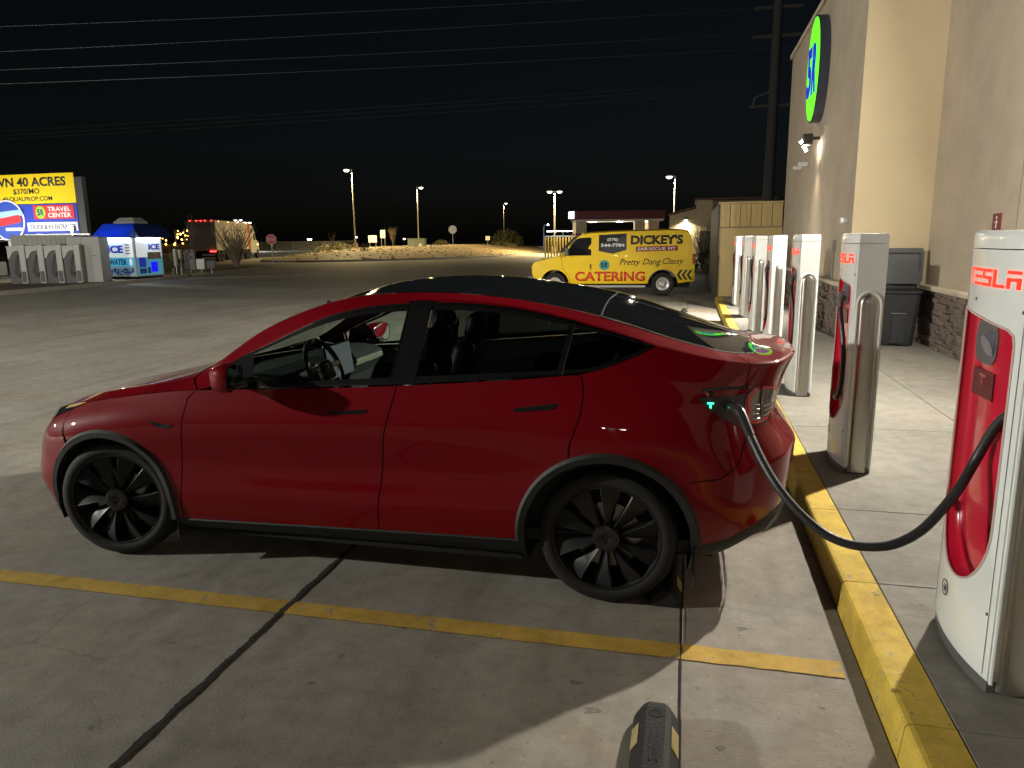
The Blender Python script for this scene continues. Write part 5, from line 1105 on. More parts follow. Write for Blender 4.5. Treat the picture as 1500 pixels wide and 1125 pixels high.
# ================================================================= yellow catering van (nose to -x, rear axle at x=0, near side y=0)
van = thing('catering_van', 'yellow catering van parked beyond the car, lettered sides', 'van', (2.47, 20.88, 0), R(3))
M_vy = mat('van_yellow', (.78, .52, .003), .45, 0, .25, var=.05, vscale=2); M_vw = mat('van_grey_trim', (.10, .10, .10), .6); M_vgl = mat('van_window', (.015, .017, .018), .08, 0, .5)
prof = [(-4.18, .50), (-4.25, .70), (-4.26, .92), (-4.19, 1.07), (-4.05, 1.12), (-3.80, 1.17), (-3.36, 1.28), (-3.22, 1.36), (-2.75, 1.86), (-2.60, 1.95), (-2.40, 1.99), (-1.6, 2.03), (0, 2.06), (.62, 2.05), (.75, 2.00), (.83, 1.88), (.93, 1.5), (.98, .95), (.99, .55), (.97, .46)]
wcs = [(-3.5, .37), (0, .37)]; bot = [(.97, .46), (.52, .40)]+[(.47*math.cos(R(a)), .37+.47*math.sin(R(a))) for a in np.linspace(4, 176, 18)]+[(-.52, .38), (-2.98, .38)]+[(-3.5+.47*math.cos(R(a)), .37+.47*math.sin(R(a))) for a in np.linspace(2, 172, 18)]+[(-4.02, .48), (-4.18, .50)]
VO = prof[:-1]+bot[:-1]
def vy(z): return .02+.10*max(0, (z-1.05)/1.0)**1.6+.03*max(0, (.7-z)/.3)**2
def vt(x): return .10*max(0, (-x-3.3)/.95)**1.5+.03*max(0, (x-.7)/.3)**2
pv, F = cdt(VO, .12, hb=.05); VW = 2.0
for s, nm in ((0, 'near'), (1, 'far')): mesh('side_panel', [(a, (vy(b)+vt(a)) if s == 0 else VW-vy(b)-vt(a), b) for a, b in pv], F, M_vy, van, True, 30)
pr_ = resample(prof, .06, False); V, F = [], []
for a, b in pr_: y0 = vy(b)+vt(a); V += [(a, y0, b), (a-(.12 if a < -3.2 else 0)*.6, y0+.35*(1-.0), b+(.05 if b > 1.9 else 0)), (a-(.12 if a < -3.2 else 0)*.6, VW-y0-.35, b+(.05 if b > 1.9 else 0)), (a, VW-y0, b)]
for i in range(len(pr_)-1):
    for j in range(3): F.append((4*i+j, 4*i+j+1, 4*i+5+j, 4*i+4+j))
mesh('shell', V, F, M_vy, van, True, 40)
bm = BM(); b2(bm, (-3.9, .25, .25), (.85, VW-.25, .5)); new('chassis', bm, M_seam, van)
bm = BM(); b2(bm, (-2.9, .06, .26), (-.55, .12, .33)); new('side_step', bm, M_galv, van)
def vplane(poly, m, par=van, off=-.004, name='window', solid=.003):
    bm = BM(); A = [bm.verts.new((a, vy(b)+vt(a)+off, b)) for a, b in poly]; bm.faces.new(A); bmesh.ops.solidify(bm, geom=bm.faces[:], thickness=solid); return new(name, bm, m, par)
dw = vplane([(-3.17, 1.29), (-2.92, 1.68), (-2.82, 1.80), (-2.70, 1.85), (-2.34, 1.87), (-2.30, 1.83), (-2.30, 1.29)], M_vgl, name='door_window')
for L_ in ([(-2.24, 1.9), (-2.24, .42), (-2.235, .42), (-2.235, 1.9)], [(-3.28, 1.27), (-3.24, .9), (-3.05, .62), (-2.97, .42), (-2.965, .42), (-3.04, .62), (-3.23, .9), (-3.27, 1.27)], [(.55, 1.98), (.55, .5), (.555, .5), (.555, 1.98)]): vplane(L_, mat('van_seam', (.16, .11, .01), .6), name='door_gap')
vplane([(-2.33, .86), (-2.29, .86), (-2.29, 1.02), (-2.33, 1.02)], M_vw, off=-.02, name='door_handle', solid=.02)
bm = BM(); box(bm, (-3.08, -.16, 1.42), (.10, .20, .26), .03); cyl(bm, (-3.1, -.06, 1.40), (-3.1, .1, 1.36), .02, .02, 8); new('door_mirror', bm, M_vw, van)
bm = BM(); prism(bm, [(-4.40, .45), (-4.02, .45), (-4.02, .62), (-4.40, .62)], 'Y', .15, VW-.15); new('front_bumper', bm, mat('van_chrome', (.5, .5, .5), .25, 1), van)
bm = BM(); b2(bm, (.97, .05, .42), (1.14, VW-.05, .62), .03); new('rear_bumper', bm, M_vw, van)
bm = BM(); b2(bm, (-4.24, .13, .78), (-4.10, .30, 1.0), .01); new('marker_lamp', bm, mat('marker_orange', (.70, .22, .02), .2, 0, .6), van)
bm = BM(); b2(bm, (.90, .035, 1.0), (.99, .12, 1.32), .01); new('tail_lamp', bm, mat('tail_red', (.35, .01, .01), .2, 0, .6), van)
bm = BM(); quad(bm, (-3.36, .30, 1.32), (-2.80, .36, 1.88), (-2.80, VW-.36, 1.88), (-3.36, VW-.30, 1.32)); bmesh.ops.translate(bm, vec=(-.09, 0, .02), verts=bm.verts[:]); new('windscreen', bm, M_vgl, van)
for x in (-3.5, 0):
    for s in (0, 1):
        bm = BM(); lathe(bm, [(.21, .03), (.24, .01), (.33, .0), (.365, .03), (.37, .10), (.37, .20), (.33, .24), (.2, .24)], axis='Y', n=36); wv = new('wheel', bm, M_rub, van, True, 35)
        bm = BM(); lathe(bm, [(.0, .0), (.05, -.005), (.07, .02), (.12, .04), (.17, .015), (.20, .005), (.215, .02), (.215, .08)], axis='Y', n=32); sub('hub_cap', bm, mat('hub_cap_white', (.62, .60, .55), .35, .3), wv, smooth=True, angle=40)
        bm = BM()
        for k in range(8): a = k*math.pi/4; cyl(bm, (.115*math.cos(a), -.002, .115*math.sin(a)), (.115*math.cos(a), .035, .115*math.sin(a)), .016, .016, 8)
        sub('wheel_nuts', bm, M_vw, wv); wv.children[-1]['kind'] = 'stuff'
        wv.location = (x, .09 if s == 0 else VW-.09, .37)
        if s: wv.rotation_euler = (0, 0, math.pi)
# lettering
M_vk = mat('print_black', (.02, .022, .025), .5); M_vr = mat('print_red', (.62, .04, .02), .5); M_vwt = mat('print_white', (.75, .75, .72), .5)
def vtext(s_, x, z, m, h=None, wd=None, name='lettering', par=van, off=.010, **k):
    bm = text_bm(s_, h, wd, .003, **k); sl_ = (vy(z+.2)-vy(z-.2))/.4
    for v in bm.verts: xx, zz = x+v.co.x, z+v.co.y; v.co = (xx, vy(zz)+vt(xx)-off+.003-v.co.z, zz)
    return new(name, bm, m, van) if par is van else sub(name, bm, m, par)
sh = vplane([(-2.06, 1.94), (-1.17, 1.98), (-1.17, 1.46), (-1.60, 1.34), (-2.06, 1.43)], M_vk, off=-.005, name='phone_shield')
vtext('(575)', -1.62, 1.78, M_vwt, h=.12, wd=.34, bold=.03, par=sh); vtext('544-7784', -1.61, 1.61, M_vwt, h=.11, wd=.76, bold=.04, par=sh)
vtext("DICKEY'S", -.22, 1.775, M_vk, h=.30, wd=1.64, bold=.045)
for x in (-1.02, -.80, -.70, -.60): pass
rb_ = vplane([(-.87, 1.40), (.44, 1.425), (.44, 1.585), (-.87, 1.56)], M_vr, off=-.005, name='name_panel'); vtext('BARBECUE PIT', -.215, 1.49, M_vwt, h=.105, wd=1.22, bold=.03, par=rb_)
[vtext(s_, x_, z_, M_vk, h=h_, wd=w_, shear=.35, bold=.002) for s_, x_, z_, h_, w_ in (('Pretty', -1.05, 1.045, .25, .66), ('Dang', -.36, 1.055, .25, .58), ('Classy', .31, 1.07, .25, .66))]
vtext('CATERING', -1.69, .62, M_vr, h=.31, wd=2.26, bold=.03)
bm = disc_bm(.165, .003); place(bm, (-1.87, vy(.98)-.006, .98), (1, 0, 0), (0, 0, 1)); dg_ = new('round_logo', bm, mat('logo_teal', (.05, .28, .24), .5), van); [vtext(ch, x_, .98, mat('logo_dark_blue', (.01, .03, .09), .5), h=.17, wd=.10, bold=.04, par=dg_, off=.012) for ch, x_ in (('5', -1.93), ('R', -1.81))]
for k in range(3):
    x = .43+.155*k; vplane([(x, .66), (x+.11, .50), (x+.19, .50), (x+.08, .66), (x+.19, .82), (x+.11, .82)], M_vk, off=-.005, name='chevron')
# ================================================================= left side: billboard, vacuums, ice kiosk, truck
bb = thing('billboard', 'lit roadside billboard, yellow above blue, cut by the left edge', 'billboard', (-33.5, 33, 0), world=True)
def bp(x0, x1, z0, z1, y, m, nm, par=None): bm = BM(); b2(bm, (x0, y-.03, z0), (x1, y, z1)); return new(nm, bm, m, bb) if par is None else sub(nm, bm, m, par)
def em2(nm, c, s): return mat(nm, c, .5, emit=c, es=s)
XL, XR = -38.6, -30.85
yp = bp(XL, XR, 4.18, 5.84, 33, mat('bb_yellow', (.85, .62, .008), .6), 'yellow_panel'); bl = bp(XL, XR, 2.48, 4.15, 33, mat('bb_blue', (.02, .05, .45), .6), 'blue_panel')
def btext(s_, x, z, h, wd, m, par, y=32.968, **k): bm = text_bm(s_, h, wd, .004, **k); place(bm, (x, y, z), (1, 0, 0), (0, 0, 1)); return sub('lettering', bm, m, par)
btext('OWN 40 ACRES', -34.25, 5.40, .52, 5.7, M_vk, yp, bold=.03); btext('$370/MO', -34.2, 4.86, .36, 1.85, M_vk, yp, bold=.02); btext('40.QUALPROP.COM', -34.2, 4.44, .30, 3.5, M_vk, yp, bold=.02)
rp = bp(-33.85, -31.05, 3.30, 4.08, 32.969, mat('bb_red', (.62, .03, .04), .6), 'red_panel', bl); M_bw = mat('bb_white', (.80, .80, .80), .6)
btext('TRAVEL', -32.05, 3.86, .27, 1.60, M_bw, bl, 32.935, bold=.03); btext('CENTER', -32.05, 3.52, .27, 1.60, M_bw, bl, 32.935, bold=.03)
bm = disc_bm(.33, .01, 32, .36); place(bm, (-33.36, 32.936, 3.68), (1, 0, 0), (0, 0, 1)); lg = sub('round_logo', bm, mat('bb_green', (.30, .62, .05), .6), bl); [btext(ch, x_, 3.68, .36, .20, mat('bb_navy', (.01, .03, .15), .6), bl, 32.920, bold=.03) for ch, x_ in (('5', -33.48), ('R', -33.24))]
bp(-34.4, -30.9, 2.62, 3.12, 32.969, M_bw, 'white_band', bl); btext('TRUCK & RV ENTRANCE', -32.62, 2.86, .26, 3.2, mat('bb_navy', (.01, .03, .15), .6), bl, 32.935, bold=.01)
bm = disc_bm(1.18, .02, 48); place(bm, (-35.7, 32.93, 3.25), (1, 0, 0), (0, 0, 1)); sub('logo_ring', bm, M_bw, bl)
bm = disc_bm(1.08, .02, 48); place(bm, (-35.7, 32.905, 3.25), (1, 0, 0), (0, 0, 1)); sub('logo_disc', bm, mat('bb_blue2', (.03, .08, .45), .6), bl)
bm = rect_bm(2.0, .35, .01, .1); place(bm, (-35.6, 32.88, 3.62), (1, 0, .08), (-.08, 0, 1)); sub('logo_band', bm, mat('bb_sky', (.35, .55, .75), .6), bl); bm = rect_bm(1.7, .45, .01, .2); place(bm, (-35.55, 32.87, 3.25), (1, 0, .15), (-.15, 0, 1)); sub('logo_band', bm, mat('bb_red', (.62, .03, .04), .6), bl)
bm = rect_bm(1.2, .18, .01, .05); place(bm, (-35.3, 32.87, 2.75), (1, 0, 0), (0, 0, 1)); sub('logo_band', bm, M_bw, bl)
for x in (-38.2, -36.0, -33.9, -31.6): bm = BM(); b2(bm, (x-.11, 33.1, -.1), (x+.11, 33.35, 5.7)); new('post', bm, mat('billboard_post', (.5, .5, .48), .5), bb)
bm = BM(); b2(bm, (XL, 33.02, 2.35), (XR+.6, 33.12, 2.46)); new('catwalk', bm, M_galv, bb)
bm = BM(); b2(bm, (XR, 33.0, 2.5), (XR+.5, 33.3, 5.6)); new('end_frame', bm, mat('billboard_frame', (.05, .05, .05), .6), bb)
bm = BM(); b2(bm, (-36.7, 31.6, 0), (-35.7, 32.4, .9), .03); o = new('concrete_block', bm, mat('block_grey', (.32, .31, .28), .9, var=.2)); tag(o, 'grey concrete block at the left edge below the billboard', 'block')
# catwalk lamps that light the billboard from below
for k in range(4):
    x = -37.6+2.0*k; bm = BM(); b2(bm, (x-.25, 30.05, 2.02), (x+.25, 30.3, 2.16), .02); lh = new('sign_lamp', bm, mat('billboard_frame', (.05, .05, .05), .6), bb); bm = BM(); b2(bm, (x-.02, 30.2, 2.08), (x+.02, 33.1, 2.13)); sub('lamp_arm', bm, M_galv, lh); bm = BM(); b2(bm, (x-.2, 30.1, 2.161), (x+.2, 30.28, 2.168)); sub('lens', bm, emis('sign_lamp_glow', (1, .97, .9), 6), lh)
    l = bpy.data.lights.new('sign_light', 'AREA'); l.shape = 'RECTANGLE'; l.size = .5; l.size_y = .2; l.energy = 75; l.color = (1, .97, .9); o = bpy.data.objects.new('sign_light', l); COL.objects.link(o); o.parent = bb; o.location = Vector((x, 30.2, 2.2))-Vector(bb['_o']); o.rotation_euler = Vector((0, 2.8, 2.9)).to_track_quat('-Z', 'Y').to_euler()
# flood lamp on a short post
fl_ = thing('flood_lamp', 'glaring flood lamp at the lower right corner of the billboard', 'lamp', (-27.6, 29.0, 0)); bm = BM(); cyl(bm, (0, 0, 0), (0, 0, 2.55), .05, .05, 10); new('pole', bm, M_galv, fl_)
bm = BM(); box(bm, (0, 0, 2.65), (.34, .24, .24), .03); new('lamp_head', bm, M_vw, fl_); bm = BM(); box(bm, (.06, -.125, 2.65), (.22, .02, .18), .008); new('lens', bm, emis('flood_glow', (1, .95, .8), 90), fl_)
l = bpy.data.lights.new('flood_light', 'POINT'); l.energy = 650; l.shadow_soft_size = .1; l.color = (1, .95, .82); o = bpy.data.objects.new('flood_light', l); COL.objects.link(o); o.parent = fl_; o.location = (.1, -.3, 2.65)
# planted verge with kerb on the left
VG = np.array([(-22.0, 12), (-22.0, 19.5), (-22.4, 24), (-22.9, 29), (-24.2, 34.6), (-25.3, 40), (-26.5, 45.5), (-29, 48.5), (-33, 49.5), (-45, 49.5), (-60, 40), (-60, 12)], float)
bm = BM(); prism(bm, [tuple(p) for p in VG], 'Z', -.05, .13); struct(new('verge', bm, concrete('verge_dirt', (.10, .085, .06), (.17, .145, .10), bump=.6)))
V, F = [], []; K = resample(VG[:8], 1.2, False)
for k, p in enumerate(K):
    t_ = K[min(k+1, len(K)-1)]-K[max(k-1, 0)]; t_ /= np.linalg.norm(t_); nn = np.array([t_[1], -t_[0]]); q_ = p+nn*.16; V += [(q_[0], q_[1], -.02), (q_[0], q_[1], .15), (p[0], p[1], .152), (p[0], p[1], .10)]
for k in range(len(K)-1):
    for j in range(3): F.append((4*k+j, 4*k+4+j, 4*k+5+j, 4*k+1+j))
struct(mesh('verge_kerb', V, F, mat('kerb_grey', (.30, .28, .24), .9, var=.2)))
# vacuum stations
M_vac = mat('vacuum_grey', (.36, .36, .34), .5, .2); M_vd = mat('vacuum_dark', (.07, .07, .07), .5)
def vacuum(label, x, y, rot):
    t = thing('vacuum_station', label, 'vacuum', (x, y, .13), rot, 'coin vacuums in a row')
    bm = BM(); b2(bm, (-.13, -.14, 0), (.13, .14, 1.72), .03); c = new('column', bm, M_vac, t); bm = BM(); b2(bm, (-.09, -.152, .06), (.09, -.138, .55), .005); sub('lower_door', bm, M_vd, c)
    bm = BM(); P = [(.13, 1.62), (.62, 1.62), (.62, 1.1), (.55, 1.12), (.40, 1.38), (.28, 1.45), (.13, 1.46)]; prism(bm, [(-a, b) for a, b in P], 'Y', -.10, .12); new('hood', bm, M_vac, t)
    bm = BM(); b2(bm, (-.62, -.06, 0), (-.14, .14, 1.44)); new('back_panel', bm, M_vd, t)
    bm = BM(); tube(bm, [(-.18, -.12, 1.3), (-.28, -.2, .9), (-.33, -.2, .5), (-.26, -.2, .3), (-.17, -.15, .5)], .03, 8); new('hose', bm, M_vd, t, True)
    bm = BM(); b2(bm, (-.64, -.13, 1.62), (.14, .16, 1.66)); new('top_rail', bm, M_vac, t); return t
for k, d in enumerate(('leftmost of the four vacuums', 'second vacuum from the left', 'third vacuum from the left', 'vacuum nearest the grey cabinet')): vacuum('grey coin vacuum station below the billboard, '+d, -25.75+.72*k, 24.15+.27*k, R(20))
# grey equipment cabinets beside the vacuums
t = thing('equipment_cabinet', 'tall grey equipment cabinet between the vacuums and the ice kiosk', 'cabinet', (-23.5, 25.3, .13), R(24))
bm = BM(); b2(bm, (-.75, 0, 0), (.62, 1.2, 2.05), .02); bd = new('body', bm, mat('cabinet_grey', (.33, .33, .31), .55, var=.06), t)
bm = BM(); b2(bm, (-.14, -.006, .05), (-.13, 0, 2.0)); sub('door_gap', bm, M_seam, bd)
for x in (-.3, -.22, .3, .36): bm = BM(); cyl(bm, (x, -.012, 1.2), (x, .0, 1.2), .02, .02, 8); sub('lock', bm, M_seam, bd)
bm = BM(); b2(bm, (-1.05, -.15, .75), (-.80, .0, 1.35), .01); bx2 = new('meter_box', bm, M_vac, t); bm = BM(); b2(bm, (-1.0, -.10, 1.4), (-.76, .0, 1.75), .01); new('meter_box', bm, M_vd, t); bm = BM(); tube(bm, [(-.9, -.07, .75), (-.92, -.07, .4), (-1.0, -.07, .05)], .03, 8); new('conduit', bm, M_vac, t)
bm = BM(); b2(bm, (-3.4, .9, 0), (-.76, 2.0, 2.15), .02); b3 = new('rear_shed', bm, mat('shed_grey', (.30, .29, .26), .6, var=.1), t)
for k in range(13): bm = BM(); b2(bm, (-3.35+.2*k, .885, 1.5), (-3.30+.2*k, .9, 2.1)); sub('rib', bm, mat('shed_grey', (.30, .29, .26), .6, var=.1), b3)
# ice and water kiosk
kk = thing('ice_kiosk', 'white and blue ice and water vending kiosk with blue awnings', 'kiosk', (-23.05, 27.9, .13))
M_kw = em2('kiosk_white', (.72, .82, .84), .40); M_kc = em2('kiosk_cyan', (.06, .40, .58), .45); M_kb = em2('kiosk_blue', (.01, .03, .42), .30); M_kn = em2('kiosk_navy', (.01, .05, .22), .1)
bm = BM(); b2(bm, (-1.8, 0, .12), (0, 1.95, 2.0)); new('body', bm, mat('kiosk_grey', (.45, .47, .47), .5), kk); bm = BM(); b2(bm, (-1.75, .05, 0), (-.05, 1.9, .12)); new('skid', bm, M_seam, kk)
fA = BM(); b2(fA, (-1.74, -.012, 1.05), (-.10, .0, 1.95)); fa = new('front_upper', fA, M_kw, kk); bm = BM(); b2(bm, (-1.74, -.012, .62), (-.10, 0, 1.03)); fa2 = new('front_middle', bm, M_kc, kk); bm = BM(); b2(bm, (-1.74, -.012, .18), (-.10, 0, .60)); fa3 = new('front_lower', bm, em2('kiosk_cubes', (.20, .32, .40), .3), kk)
def ktext(s_, o_, ex, h, wd, m, par, **k): bm = text_bm(s_, h, wd, .004, **k); place(bm, o_, ex, (0, 0, 1)); return sub('lettering', bm, m, par)
ktext('ICE', (-1.10, -.014, 1.45), (1, 0, 0), .38, .88, M_kb, fa, bold=.05); ktext('WATER', (-1.02, -.014, .83), (1, 0, 0), .28, 1.02, M_kn, fa2, bold=.04)
bm = rect_bm(.36, .62, .006, .06); place(bm, (-.40, -.016, 1.45), (1, 0, 0), (0, 0, 1)); pb = sub('price_panel', bm, em2('kiosk_paper', (.75, .75, .75), .4), fa)
for r_ in range(4): bm = rect_bm(.26, .07, .004); place(bm, (-.40, -.023, 1.66-.14*r_), (1, 0, 0), (0, 0, 1)); sub('price_line', bm, em2('kiosk_grey_print', (.35, .37, .38), .1), fa)
bm = rect_bm(.13, .30, .006, .04); place(bm, (-.28, -.016, .83), (1, 0, 0), (0, 0, 1)); sub('bottle_mark', bm, em2('kiosk_paper', (.75, .75, .75), .4), fa2)
V, F = [], []
for _ in range(120):
    x, z = random.uniform(-1.66, -.18), random.uniform(.22, .52); r_ = random.uniform(.03, .06); a = random.uniform(0, 1.5); k = len(V)
    V += [(x+r_*math.cos(a+q_*math.pi/2), -.014-.006*random.random(), z+r_*math.sin(a+q_*math.pi/2)) for q_ in range(4)]; F.append((k, k+1, k+2, k+3))
o = mesh('ice_cube_print', V, F, em2('kiosk_navy', (.01, .05, .22), .1)); o.parent = fa3; o['kind'] = 'stuff'
bm = BM(); b2(bm, (0, .08, 1.05), (.012, 1.87, 1.95)); fb_ = new('side_upper', bm, M_kw, kk); bm = BM(); b2(bm, (0, .08, .18), (.012, 1.87, 1.03)); fb2 = new('side_lower', bm, em2('kiosk_cyan2', (.08, .36, .50), .3), kk)
ktext('ICE', (.014, 1.35, 1.55), (0, 1, 0), .30, .80, M_kb, fb_, bold=.05)
bm = rect_bm(.42, .62, .006, .05); place(bm, (.014, .42, 1.55), (0, 1, 0), (0, 0, 1)); sub('price_panel', bm, em2('kiosk_paper', (.75, .75, .75), .4), fb_)
for y0, z0, w_, h_, m_, nm in ((.42, .80, .46, .48, M_kb, 'water_panel'), (1.30, 1.12, .95, .34, M_sil, 'coin_panel'), (1.25, .56, .44, .50, em2('chute_blue', (.0, .0, .8), .8), 'ice_chute'), (.42, .38, .46, .26, M_kn, 'notice'), (.86, .40, .2, .3, M_kn, 'notice')): bm = rect_bm(w_, h_, .02, .03); place(bm, (.014, y0, z0), (0, 1, 0), (0, 0, 1)); sub(nm, bm, m_, fb2)
M_awn = mat('awning_blue_lit', (.02, .11, .72), .5); M_awd = mat('awning_blue_shaded', (.008, .02, .10), .6)  # one awning blue, its lit and shaded sides put into two colours
bm = BM(); P = [(-2.0, -.55, 2.0), (.25, -.55, 2.0), (.05, .15, 2.68), (-1.8, .15, 2.68)]; A_ = [bm.verts.new(p) for p in P]; bm.faces.new(A_); bmesh.ops.solidify(bm, geom=bm.faces[:], thickness=.03); new('front_awning', bm, M_awn, kk)
bm = BM(); P = [(.56, -.3, 2.0), (.56, 2.2, 2.0), (0, 1.95, 2.66), (0, .0, 2.66)]; A_ = [bm.verts.new(p) for p in P]; bm.faces.new(A_); bmesh.ops.solidify(bm, geom=bm.faces[:], thickness=.03); new('side_awning', bm, M_awd, kk)
bm = BM(); b2(bm, (-1.75, .2, 2.0), (-.05, 1.9, 2.62)); new('roof_box', bm, M_awd, kk)
bm = BM(); rows = [[bm.verts.new((x*s_-.9, y*s_+1.0, z)) for x, y in ((-.62, -.5), (.62, -.5), (.62, .5), (-.62, .5))] for z, s_ in ((2.70, 1.0), (2.78, .95), (2.98, .6))]
for a, b in zip(rows, rows[1:]):
    for i in range(4): bm.faces.new((a[i], a[(i+1) % 4], b[(i+1) % 4], b[i]))
bm.faces.new(rows[0][::-1]); bm.faces.new(rows[-1]); new('roof_unit', bm, M_vac, kk)
bm = BM(); b2(bm, (-1.6, -.10, 1.965), (-.2, -.02, 1.995)); new('light_strip', bm, emis('kiosk_tube', (.8, .95, 1), 14), kk); bm = BM(); b2(bm, (.02, .2, 1.965), (.10, 1.8, 1.995)); new('light_strip', bm, emis('kiosk_tube', (.8, .95, 1), 14), kk)
# electric meters
em_ = thing('meter_pedestal', 'grey electric meter boxes on legs right of the ice kiosk', 'meter boxes', (-23.6, 32.7, .13), R(20))
for x, y, z0, z1, w_, m_ in ((-.75, 0, .45, 1.4, .14, M_vac), (-.50, .02, .9, 1.36, .12, M_vac), (0, .05, .25, 1.35, .55, M_vd), (.60, -.1, .28, .85, .42, M_vac), (1.05, .2, .3, .75, .4, M_vd)):
    bm = BM(); b2(bm, (x-w_/2, y-.1, z0), (x+w_/2, y+.12, z1), .015); bx3 = new('meter_box', bm, m_, em_); bm = BM(); cyl(bm, (x, y+.02, 0), (x, y+.02, z0+.05), .03, .03, 8); sub('leg', bm, M_galv, bx3)
for x, z in ((-.02, 1.25), (.02, .95)): bm = BM(); bmesh.ops.create_uvsphere(bm, u_segments=12, v_segments=8, radius=.09, matrix=Matrix.Translation((x, -.08, z))); new('meter_dial', bm, M_sil, em_, True)
yu = thing('yucca_plant', 'spiky yucca between the ice kiosk and the meter boxes', 'plant', (-24.9, 33.0, .13)); bm = BM()
for k in range(60):
    a, e = random.uniform(0, 6.28), random.uniform(.1, 1.4); L_ = random.uniform(.8, 1.2); d = Vector((math.cos(a)*math.cos(e), math.sin(a)*math.cos(e), math.sin(e))); s_ = Vector((-math.sin(a), math.cos(a), 0))*.03; c = Vector((0, 0, .35)); quad(bm, c-s_, c+s_, c+d*L_*.5+s_, c+d*L_*.5-s_); bm.faces.new([bm.verts.new(c+d*L_*.5-s_), bm.verts.new(c+d*L_*.5+s_), bm.verts.new(c+d*L_)])
o = new('leaves', bm, M_leaf, yu); o['kind'] = 'stuff'; bm = BM(); cyl(bm, (0, 0, 0), (0, 0, .4), .09, .08, 8); new('trunk', bm, M_twig, yu)
bush('low green weeds along the kerb by the meter boxes', (-23.0, 32.0, .13), .9, .28, 260, MATS.get('weed') or mat('weed', (.13, .18, .05), .8, var=.3))
ocotillo('wide bare shrub with many upright stems in front of the truck', (-23.7, 37.2, .13), 3.1, 60, .62, 6, .028)
ocotillo('slim bare shrub left of the truck\'s rear doors', (-26.2, 36.5, .13), 3.4, 14, .22, 3, .024)
# truck
import mathutils
tk = thing('semi_truck', 'white semi truck with red tail lights behind the bare shrubs', 'truck', (-42.7, 60.6, 0), R(109))   # local +x = forward
M_trl = mat('trailer_white', (.36, .33, .27), .5, var=.08, vscale=1); M_trd = mat('trailer_doors', (.22, .20, .17), .5, var=.25, vscale=1.5); M_cab2 = mat('cab_white', (.46, .44, .37), .35, 0, .3); M_red2 = emis('tail_glow', (1, .03, .03), 9)
bm = BM(); b2(bm, (0, -1.3, 1.1), (13.2, 1.3, 4.0)); tr = new('trailer_box', bm, M_trl, tk)
for s_ in (-1, 1):
    bm = BM(); b2(bm, (-.05, .02 if s_ > 0 else -1.26, 1.15), (-.003, 1.26 if s_ > 0 else -.02, 3.9), .01); dr = sub('rear_door', bm, M_trd, tr)
for y in (-1.0, -.4, 0, .4, 1.0): bm = BM(); box(bm, (-.07, y, 3.95), (.06, .14, .06)); sub('marker_light', bm, M_red2, tr)
for y in (-1.15, -.95, -.75, 1.0): bm = BM(); box(bm, (-.12, y, 1.02), (.06, .16, .10)); sub('tail_light', bm, M_red2, tr)
for x in (1.2, 4.5, 8, 12): bm = BM(); box(bm, (x, -1.32, 3.9), (.1, .04, .06)); sub('side_marker', bm, emis('amber_glow', (1, .6, .2), 6), tr)
bm = BM(); b2(bm, (.1, -1.1, .75), (13, 1.1, 1.1)); b2(bm, (-.06, -1.1, .45), (.06, 1.1, .60)); new('chassis', bm, M_seam, tk)
bm = BM(); b2(bm, (12.4, -1.31, 1.1), (13.22, 1.31, 4.02)); new('trailer_nose', bm, mat('trailer_red', (.40, .07, .03), .5), tk)
CB = [(13.9, .7), (13.9, 3.7), (14.6, 3.85), (15.3, 3.6), (16.1, 2.9), (16.4, 2.2), (17.6, 1.9), (17.8, 1.6), (17.85, .6)]
bm = BM(); prism(bm, CB, 'Y', -1.2, 1.2); cb = new('cab', bm, M_cab2, tk)
bm = BM(); prism(bm, [(15.35, 2.1), (15.35, 2.85), (15.9, 2.75), (16.15, 2.15)], 'Y', -1.215, -1.195); sub('side_window', bm, M_vgl, cb); bm = BM(); prism(bm, [(14.3, 2.9), (14.3, 3.4), (14.8, 3.45), (15.0, 3.0)], 'Y', -1.215, -1.195); sub('sleeper_window', bm, M_vgl, cb)
bm = BM(); box(bm, (17.2, -1.22, 1.6), (.35, .04, .14)); sub('turn_signal', bm, emis('amber_glow', (1, .6, .2), 6), cb)
for x in (.9, 2.2, 11.9, 13.1, 16.9):
    for s_ in (-1, 1): bm = BM(); lathe(bm, [(.0, .12), (.25, .10), (.30, 0), (.5, 0), (.52, .06), (.52, .3), (.3, .32)], axis='Y', n=24); wv = new('wheel', bm, M_rub, tk, True); wv.location = (x, -1.25 if s_ < 0 else 1.25, .52); wv.rotation_euler = (0, 0, 0 if s_ < 0 else math.pi)
